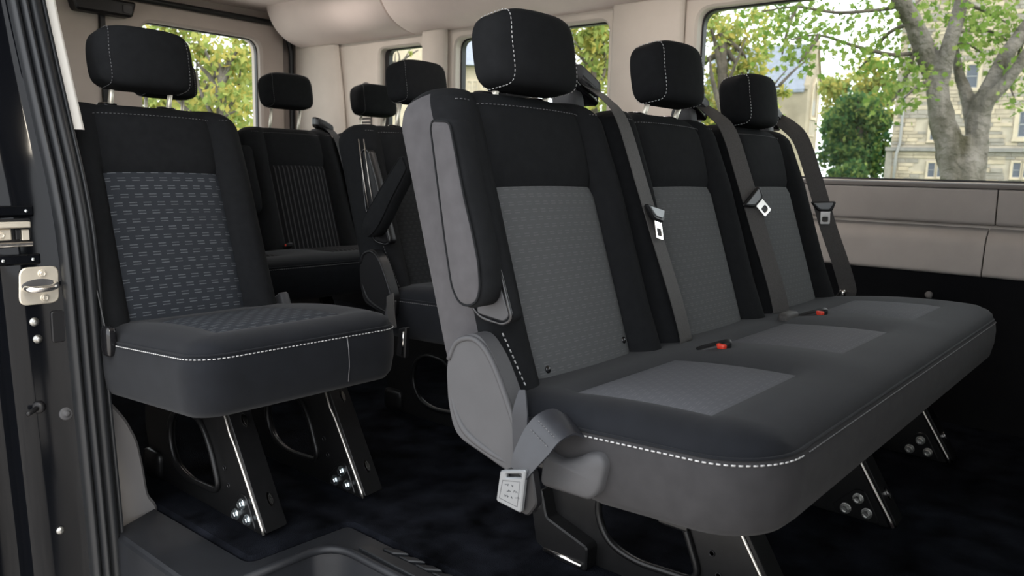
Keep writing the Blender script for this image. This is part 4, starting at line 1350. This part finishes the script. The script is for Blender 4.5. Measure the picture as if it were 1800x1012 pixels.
obj('drainpipe', tube([fn(pipe_a + 0.04, bT, 0.12), fn(pipe_a + 0.02, bandb + 0.3, 0.12), fn(pipe_a - 0.10, bandb - 0.25, 0.22), fn(pipe_a - 0.14, GZ, 0.22)], 0.07, 8), LEAD, hall)
rs = random.Random(11)
blocks = []
b = GZ + 0.1
while b < px(1600, -15)[1]:
    hgt = rs.choice([0.15, 0.18, 0.22])
    a = aL + rs.random() * -0.3
    while a < px(1850, 100)[0]:
        L = rs.uniform(0.35, 0.85)
        r_ = (max(a, aL) + 0.012, b + 0.012, a + L - 0.012, b + hgt - 0.012)
        ok = r_[2] - r_[0] > 0.1 and not any(r_[0] < w[2] and r_[2] > w[0] and r_[1] < w[3] and r_[3] > w[1] for w in wr) and not (r_[1] < bandb + 0.1 and r_[3] > bandb - 0.1)
        if ok:
            blocks.append(r_)
        a += L
    b += hgt
blocks.sort(key=lambda q: -(q[2] - q[0]) * (q[3] - q[1]) - (2 if px(1565, 5)[1] > q[1] > 0.8 else 0))
rest = [[], [], []]
for i, q in enumerate(blocks):
    g = plate(rect(*q), -0.06, rs.uniform(-0.025, 0.02), fn=fn)
    if i < 290:
        obj('stone', g, (STONE, STONE_B, STONE_C)[i % 3 if rs.random() < 0.8 else 0], hall, smooth=False)
    else:
        rest[i % 3].append(g)
for k in range(3):
    if rest[k]:
        obj('stone_courses', join(*rest[k]), (STONE, STONE_B, STONE_C)[k], hall, smooth=False, kind='stuff')

# -- gabled stone chapel in the middle distance
right = ROT @ np.array([1.0, 0, 0])
right[2] = 0
right /= np.linalg.norm(right)
fwd = np.array([-right[1], right[0], 0.0])
ga = (-right * 0.82 + fwd * 0.57)
gb = (right * 0.57 + fwd * 0.82)
DG = 105.0
pk_ = at(1438, 74, DG)
chapel = thing('chapel', 'stone gabled chapel with slate roof and pointed arch window between the trees', 'building', (pk_[0], pk_[1], GZ), 'stone buildings')


def cfn(a, b, c_):   # a along the gable, b height, c out of the gable face
    return tuple(np.array([pk_[0], pk_[1], 0]) + gb * a - ga * c_ + np.array([0, 0, b]))


zp = pk_[2]
ze = at(1425, 152, DG)[2]
hwid = 3.1
obj('gable_wall', plate([(-hwid, GZ), (hwid, GZ), (hwid, ze), (0, zp), (-hwid, ze)], -1.0, 0.0, fn=cfn), CHAPEL, chapel, smooth=False)
obj('nave_wall', plate([(-hwid, GZ), (hwid, GZ), (hwid, ze), (-hwid, ze)], -14.0, -1.0, fn=cfn), CHAPEL, chapel, smooth=False)
for s in (-1, 1):
    obj('roof', plate([(0, zp - 0.1), (0, zp - 0.5), (s * (hwid + 0.4), ze - 0.9), (s * (hwid + 0.4), ze - 0.5)], -14.2, -0.4, fn=cfn), SLATE, chapel, smooth=False)
    obj('coping', plate([(0, zp + 0.25), (0, zp - 0.35), (s * (hwid + 0.2), ze - 0.55), (s * (hwid + 0.2), ze + 0.0)], -0.5, 0.25, fn=cfn), CHAPEL, chapel, smooth=False)
zt, zb_ = at(1427, 142, DG)[2], at(1427, 205, DG)[2]
arch = [(-1.1, zb_), (1.1, zb_), (1.1, zt - 1.9), (0.85, zt - 0.9), (0, zt), (-0.85, zt - 0.9), (-1.1, zt - 1.9)]
aw = obj('arch_window', plate(inset(arch, -0.35), -0.1, 0.22, fn=cfn, holes=[arch]), DRESSED, chapel, smooth=False)
obj('arch_panel', plate(arch, -0.1, 0.03, fn=cfn), CHAPEL, aw, smooth=False)
for q in (-0.62, 0.0, 0.62):
    obj('lancet', plate(rpoly([(q - 0.2, zb_ + 0.3), (q + 0.2, zb_ + 0.3), (q + 0.2, zb_ + 1.9), (q, zb_ + 2.5), (q - 0.2, zb_ + 1.9)], 0.05, 2), 0.0, 0.05, fn=cfn), SASH, aw, smooth=False)
for (yy, n_) in ((222, 3), (268, 2)):
    zz = at(1427, yy, DG)[2]
    for k in range(n_):
        q = (k - (n_ - 1) / 2) * 0.95
        w_ = obj('window', plate(rect(q - 0.40, zz - 1.25, q + 0.40, zz + 1.25), -0.1, 0.10, fn=cfn, holes=[rect(q - 0.24, zz - 1.1, q + 0.24, zz + 1.1)]), DRESSED, chapel, smooth=False)
        obj('pane', plate(rect(q - 0.25, zz - 1.1, q + 0.25, zz + 1.1), -0.1, 0.04, fn=cfn), SASH, w_, smooth=False)

# -- gabled stone house seen through the rear side windows
fn2, px2 = facade(46.0)
house = thing('stone_house', 'tan stone house with grey slate roof seen through the rear side windows', 'building', tuple(fn2(px2(790, 250)[0], GZ, -4.0)), 'stone buildings')
aL2, aR2 = px2(640, 250)[0], px2(905, 250)[0]
be = px2(815, 111)[1]
bt = px2(815, 52)[1]
obj('wall', plate(rect(aL2, GZ, aR2, be), -7.0, 0.0, fn=fn2), STONE_B, house, smooth=False)


def roof_fn(a, b, c_):
    return fn2(a, b, c_)


obj('roof', (lambda g: g)(([fn2(aL2 - 0.3, be - 0.15, 0.5), fn2(aR2 + 0.3, be - 0.15, 0.5), fn2(aR2 + 0.3, bt, -3.5), fn2(aL2 - 0.3, bt, -3.5), fn2(aL2 - 0.3, be - 0.15, -7.5), fn2(aR2 + 0.3, be - 0.15, -7.5)], [(0, 1, 2, 3), (3, 2, 5, 4), (0, 3, 4), (1, 5, 2), (0, 4, 5, 1)])), SLATE, house, smooth=False)
ga0, gp = px2(672, 100)[0], px2(735, 40)
gw = px2(745, 100)[0] - ga0
obj('gable', plate([(ga0, GZ), (ga0 + gw * 1.2, GZ), (ga0 + gw * 1.2, be + 1.2), (ga0 + gw * 0.6, be + 4.2), (ga0, be + 1.2)], -3.5, 0.9, fn=fn2), DRESSED, house, smooth=False)
for (x0, y0, x1, y1) in ((822, 143, 828, 164), (832, 143, 838, 164), (806, 143, 812, 164), (704, 118, 712, 140)):
    sash_window(house, (lambda a, b, c_: fn2(a, b, c_ + 0.95)) if x0 < 750 else fn2, px2, x0, y0, x1, y1, sill=False)

# -- pale distant hall behind the rear window trees
fn3, px3 = facade(60.0)

BARK = mat('grey_bark', (0.115, 0.098, 0.083), 0.95, noise=(4, 0.75), bump=(12, 1.0, 0.06))
_nt = BARK.node_tree
_b = _nt.nodes['Principled BSDF']
_tc = _nt.nodes.new('ShaderNodeTexCoord')
_mp = _nt.nodes.new('ShaderNodeMapping')
_mp.inputs['Scale'].default_value = (2.2, 2.2, 0.9)
_nz = _nt.nodes.new('ShaderNodeTexNoise')
_nz.inputs['Scale'].default_value = 1.6
_nz.inputs['Detail'].default_value = 8
_cr = _nt.nodes.new('ShaderNodeValToRGB')
_cr.color_ramp.elements[0].position = 0.38
_cr.color_ramp.elements[0].color = (0.028, 0.024, 0.010, 1)
_cr.color_ramp.elements[1].position = 0.62
_cr.color_ramp.elements[1].color = (0.135, 0.120, 0.105, 1)
_nt.links.new(_tc.outputs['Object'], _mp.inputs['Vector'])
_nt.links.new(_mp.outputs['Vector'], _nz.inputs['Vector'])
_nt.links.new(_nz.outputs['Fac'], _cr.inputs['Fac'])
_nt.links.new(_cr.outputs['Color'], _b.inputs['Base Color'])
BARK_D = mat('brown_bark', (0.075, 0.062, 0.05), 0.95, noise=(5, 0.4), bump=(14, 0.8, 0.04))
LEAF = leafy('maple_leaf', (0.085, 0.155, 0.03), (0.15, 0.225, 0.05), (0.25, 0.30, 0.09))
LEAF_L = leafy('light_leaf', (0.20, 0.28, 0.08), (0.34, 0.38, 0.12), (0.52, 0.43, 0.12))
LEAF_D = leafy('deep_leaf', (0.035, 0.085, 0.040), (0.075, 0.145, 0.050), (0.20, 0.25, 0.07))

DIAMOND = (np.array([[0, -1, 0], [0.55, -0.1, 0.12], [0, 1, 0], [-0.55, -0.1, 0.12]]), [(0, 1, 2), (0, 2, 3)])
lob = [(0, -0.9), (0.12, -0.45), (0.62, -0.62), (0.50, -0.22), (1.0, 0.12), (0.55, 0.16), (0.50, 0.48), (0.20, 0.36), (0, 1.0), (-0.20, 0.36), (-0.50, 0.48), (-0.55, 0.16), (-1.0, 0.12), (-0.50, -0.22), (-0.62, -0.62), (-0.12, -0.45)]
MAPLE = (np.array([[0, 0, 0]] + [[x, y, 0.12 * (x * x)] for x, y in lob]), [(0, 1 + i, 1 + (i + 1) % len(lob)) for i in range(len(lob))])


def rand_rot(n, rng):
    q = rng.normal(size=(n, 4))
    q /= np.linalg.norm(q, axis=1)[:, None]
    w, x, y, z = q.T
    return np.stack([np.stack([1 - 2 * (y * y + z * z), 2 * (x * y - z * w), 2 * (x * z + y * w)], -1),
                     np.stack([2 * (x * y + z * w), 1 - 2 * (x * x + z * z), 2 * (y * z - x * w)], -1),
                     np.stack([2 * (x * z - y * w), 2 * (y * z + x * w), 1 - 2 * (x * x + y * y)], -1)], 1)


def leaf_mesh(points, size, shape, rng):
    n = len(points)
    R_ = rand_rot(n, rng)
    s = size * rng.uniform(0.6, 1.25, n)
    base, fs = shape
    V = np.einsum('nij,kj->nki', R_, base) * s[:, None, None] + np.array(points)[:, None, :]
    k = len(base)
    Fc = (np.array(fs)[None] + (np.arange(n) * k)[:, None, None]).reshape(-1, 3)
    return V.reshape(-1, 3), Fc.tolist()


def clump(centers, radii, n, rng, squash=0.75):
    """leaf points gathered into many small sprays inside the given clouds"""
    C_ = np.array(centers)
    Rr = np.array(radii)
    k = rng.choice(len(C_), size=max(1, n // 14), p=Rr ** 2 / np.sum(Rr ** 2))
    d = rng.normal(size=(len(k), 3))
    d /= np.linalg.norm(d, axis=1)[:, None]
    d[:, 2] *= squash
    spray = C_[k] + d * (Rr[k] * rng.uniform(0.25, 1.0, len(k)) ** 0.6)[:, None]
    j = rng.integers(0, len(spray), n)
    return spray[j] + rng.normal(size=(n, 3)) * (Rr[k][j] * 0.16)[:, None]


def tree(name, label, base_px, depth, crown, n, size, leaf_m, trunk_px=None, trunk_w=0.2, bark=BARK_D, seed=1, shape=DIAMOND, limbs=()):
    rng = np.random.default_rng(seed)
    cs = [at(x, y, depth + dd) for (x, y, r, dd) in crown]
    rs_ = [r / F_PX * depth for (x, y, r, dd) in crown]
    tx = trunk_px or base_px
    b0 = at(base_px[0], base_px[1], depth)
    b0[2] = GZ
    t = thing(name, label, 'tree', tuple(b0), 'trees outside the windows')
    top_ = at(tx[0], tx[1], depth)
    mid = (b0 + top_) / 2 + np.array([0.05, -0.08, 0]) * trunk_w * 4
    obj('trunk', tube(smooth_path([b0, mid, top_], 6), [trunk_w * (1 - 0.55 * k / 12) for k in range(13)], 10), bark, t)
    for (pts, w) in limbs:
        P = smooth_path([at(x, y, depth + dd) for (x, y, dd) in pts], 4)
        obj('branch', tube(P, [w * (1 - 0.75 * k / len(P)) for k in range(len(P))], 7), bark, t)
    for i in range(len(cs)):
        st = mid + (top_ - mid) * rng.uniform(0.1, 1.0)
        P = smooth_path([st, (st + cs[i]) / 2 + rng.normal(size=3) * 0.1 * rs_[i], cs[i] + rng.normal(size=3) * 0.3 * rs_[i]], 4)
        obj('branch', tube(P, [trunk_w * 0.35 * (1 - 0.8 * k / len(P)) for k in range(len(P))], 6), bark, t)
    obj('foliage', leaf_mesh(clump(cs, rs_, n, rng), size, shape, rng), leaf_m, t, smooth=False, kind='stuff')
    return t


# big maple outside the side window
DM = 8.0
base = at(1690, 420, DM)
base[2] = GZ
maple = thing('maple_tree', 'big grey-barked forked maple trunk just outside the long side window', 'tree', tuple(base), 'trees outside the windows')


def limb(pts, ws, n=6, rough=0.0, seed=0):
    P = smooth_path([at(x, y, DM + dd) for (x, y, dd) in pts], n)
    wv = np.interp(np.linspace(0, 1, len(P)), np.linspace(0, 1, len(ws)), ws) / F_PX * DM / 2 * 0.72
    V, Fc = tube(P, list(wv), 18)
    r_ = np.random.default_rng(seed)
    V = np.array(V).reshape(len(P), 18, 3)
    cc = np.array(P)[:, None, :]
    k = 1 + 0.05 * np.sin(np.arange(18) * 2.1 + seed)[None, :, None] + 0.05 * r_.normal(size=(len(P), 18, 1))
    V = cc + (V - cc) * k
    return V.reshape(-1, 3).tolist(), Fc


tr_base = [(1690, 700, 0), (1692, 480, 0), (1692, 340, 0)]
limbs_ = [limb(tr_base + [(1694, 290, 0), (1692, 240, 0)], [120, 104, 88, 86, 40], seed=1),
          limb([(1678, 345, 0), (1672, 270, 0), (1655, 205, 0), (1645, 140, 0), (1652, 100, 0.02)], [50, 66, 58, 44, 34], seed=2),
          limb([(1712, 345, 0), (1716, 260, 0), (1722, 200, 0), (1738, 165, 0)], [44, 54, 52, 46], seed=3)]
for (pts, ws) in (([(1652, 190, 0), (1648, 145, 0), (1634, 110, 0), (1612, 55, -0.1), (1588, 8, -0.2), (1560, -40, -0.3)], [40, 46, 48, 44, 38, 30]),
                  ([(1656, 185, 0.02), (1660, 125, -0.08), (1668, 80, -0.15), (1683, 30, -0.2), (1696, -30, -0.3)], [20, 34, 36, 32, 26]),
                  ([(1712, 235, 0.05), (1700, 170, 0.15), (1686, 130, 0.2), (1680, 85, 0.3)], [36, 32, 24, 14]),
                  ([(1712, 240, 0.0), (1722, 195, 0), (1742, 150, 0.05), (1772, 92, 0.1), (1812, 38, 0.2), (1850, -20, 0.3)], [30, 46, 42, 36, 34, 26]),
                  ([(1716, 225, 0.0), (1735, 180, -0.1), (1766, 148, -0.15), (1805, 95, -0.25), (1860, 20, -0.3)], [20, 30, 28, 26, 20])):
    limbs_.append(limb(pts, ws, seed=len(ws) + pts[0][0]))
trunk_o = obj('trunk', join(*limbs_), BARK, maple)
rm_ = trunk_o.modifiers.new('remesh', 'REMESH')
rm_.mode = 'VOXEL'
rm_.voxel_size = 0.014
rm_.use_smooth_shade = True
sm_ = trunk_o.modifiers.new('smooth', 'SMOOTH')
sm_.iterations = 4
twigs = [[(1600, 95, 0), (1560, 95, -0.2), (1500, 80, -0.4), (1440, 62, -0.6), (1390, 70, -0.8)],
         [(1590, 10, 0), (1540, 18, -0.2), (1470, 22, -0.3), (1400, 12, -0.4), (1340, 20, -0.5)],
         [(1610, 80, 0.2), (1598, 120, 0.2), (1578, 165, 0.1), (1560, 185, 0)],
         [(1640, 140, 0), (1615, 150, -0.2), (1590, 172, -0.3)],
         [(1600, 40, 0), (1560, 60, 0.3), (1530, 100, 0.5), (1510, 120, 0.6)],
         [(1690, 0, 0), (1730, 20, 0.3), (1770, 40, 0.5)],
         [(1670, 60, 0), (1710, 52, 0.3), (1750, 58, 0.4), (1780, 80, 0.4)],
         [(1800, 60, 0.2), (1790, 100, 0.4), (1775, 140, 0.4), (1785, 180, 0.3)],
         [(1620, 60, 0), (1600, 20, 0.5), (1640, -20, 0.8)],
         [(1400, 12, -0.4), (1385, 50, -0.5), (1375, 95, -0.6)],
         [(1640, 100, 0), (1690, 75, 0.6), (1730, 95, 0.9)],
         [(1440, 62, -0.6), (1420, 90, -0.7), (1405, 110, -0.7)]]
rngm = np.random.default_rng(21)
lp = []
for tw in twigs:
    P = smooth_path([at(x, y, DM + dd) for (x, y, dd) in tw], 6)
    obj('branch', tube(P, [0.022 * (1 - 0.8 * k / len(P)) + 0.003 for k in range(len(P))], 6), BARK_D, maple)
    for p in P[2:]:
        for _ in range(8):
            lp.append(p + rngm.normal(size=3) * np.array([0.13, 0.13, 0.10]))
for (x, y, r, m_) in ((1700, 30, 60, 110), (1760, 30, 70, 160), (1600, 130, 40, 45), (1580, 190, 30, 26), (1640, 20, 50, 60), (1530, 30, 60, 60), (1780, 130, 40, 35), (1420, 25, 60, 70), (1350, 40, 40, 45), (1720, 100, 30, 24), (1790, 190, 18, 12), (1690, 95, 20, 14)):
    for _ in range(m_):
        d = rngm.normal(size=2) * r * 0.55
        lp.append(at(x + d[0], y + d[1], DM + rngm.normal() * 0.5 + 0.2))
lp = np.array(lp)
rngm.shuffle(lp)
near_idx = np.argsort(np.linalg.norm(lp - CAM, axis=1))
lm = bpy.data.meshes.new('leaf')
lm.from_pydata((MAPLE[0] * 0.040).tolist(), [], MAPLE[1])
lm.materials.append(LEAF)
Rl = rand_rot(280, rngm)
for k in range(280):
    lo_ = bpy.data.objects.new('leaf', lm)
    COL.objects.link(lo_)
    lo_.parent = maple
    lo_.location = (lp[near_idx[k]] - base).tolist()
    lo_.rotation_euler = Matrix(Rl[k].tolist()).to_euler()
    s_ = rngm.uniform(0.7, 1.25)
    lo_.scale = (s_, s_, s_)
obj('foliage', leaf_mesh(lp[near_idx[280:]], 0.040, MAPLE, rngm), LEAF, maple, smooth=False, kind='stuff')

# trees between the buildings
tree('light_tree', 'yellow-green tree filling the left part of the long side window', (1265, 420), 17.0,
     [(1250, 60, 60, 0), (1310, 55, 60, 0.5), (1265, 150, 60, 0.8), (1335, 120, 42, 0), (1230, 230, 60, 1), (1378, 155, 18, -0.5), (1290, 220, 60, 0.5), (1235, 10, 50, 0), (1372, 215, 12, -1), (1335, 180, 36, 0.3), (1180, 120, 60, 1)],
     4300, 0.085, LEAF_L, (1268, 60), 0.20, seed=3, limbs=[([(1268, 170, 0), (1290, 120, -0.2), (1310, 70, -0.3)], 0.05), ([(1330, 200, -0.5), (1360, 150, -0.5), (1385, 120, -0.6)], 0.03), ([(1370, 150, -0.7), (1400, 120, -0.7), (1432, 96, -0.8)], 0.035)])
tree('dark_tree', 'dense dark green tree between the chapel and the stone building', (1505, 420), 52.0,
     [(1505, 190, 34, 0), (1475, 220, 32, 0), (1535, 215, 30, 0), (1500, 250, 48, 1), (1465, 270, 30, 0), (1540, 255, 30, 0), (1510, 285, 48, 0)],
     9000, 0.19, LEAF_D, (1505, 170), 0.35, seed=5)
tree('golden_tree', 'golden yellow-green treetop rising behind the dark green tree', (1530, 420), 58.0,
     [(1500, 150, 34, 0), (1535, 125, 30, 0), (1550, 160, 30, 0), (1465, 160, 28, 0), (1520, 190, 40, 0), (1470, 200, 26, 0), (1550, 210, 26, 0)],
     3200, 0.24, LEAF_L, (1525, 150), 0.3, seed=15)
tree('low_bush', 'low grey-green bush at the foot of the chapel', (1485, 330), 36.0, [(1480, 306, 16, 0), (1500, 300, 18, 0.3), (1465, 308, 12, 0), (1515, 308, 10, 0)], 900, 0.16, LEAF_D, (1488, 305), 0.08, seed=6)
tree('side_tree', 'leafy green tree seen beside the near headrest through the middle window', (1040, 420), 14.0,
     [(1030, 60, 55, 0), (1010, 120, 50, 0), (1060, 110, 50, 0.5), (1040, 180, 50, 0), (990, 60, 30, 0.5), (1075, 40, 40, 0), (1110, 160, 50, 1)], 2600, 0.080, LEAF_L, (1040, 60), 0.12, seed=8)
tree('bare_tree', 'thin branched tree in front of the stone house through the rear side window', (700, 420), 22.0,
     [(690, 95, 14, 0), (720, 90, 12, 0), (675, 105, 10, 0)], 90, 0.07, LEAF_L, (695, 110), 0.10, seed=9, limbs=[([(695, 130, 0), (710, 105, 0), (735, 88, 0)], 0.05), ([(690, 150, 0), (678, 115, 0), (670, 88, 0)], 0.045), ([(700, 120, 0), (702, 100, 0), (696, 84, 0)], 0.035)])
tree('rear_tree', 'pale green leafy tree framed by the rear door window', (392, 420), 9.5,
     [(300, 80, 70, 0), (380, 90, 60, 0), (430, 120, 50, 0.4), (350, 170, 70, 0.5), (420, 190, 60, 0), (440, 70, 40, 0.5), (260, 130, 60, 0.3), (390, 240, 60, 0.5), (310, 30, 50, 0)],
     3600, 0.052, LEAF_L, (388, 110), 0.085, bark=BARK, seed=12, limbs=[([(388, 190, 0), (372, 140, 0), (345, 110, 0)], 0.045), ([(390, 150, 0), (402, 115, 0), (420, 85, 0)], 0.04)])
tree('far_tree', 'distant light green trees beyond the rear door window', (330, 420), 26.0,
     [(260, 150, 70, 0), (340, 190, 80, 0), (440, 170, 70, 0), (400, 130, 60, 1), (300, 210, 70, 0)], 3000, 0.15, LEAF_L, (330, 150), 0.2, seed=14)
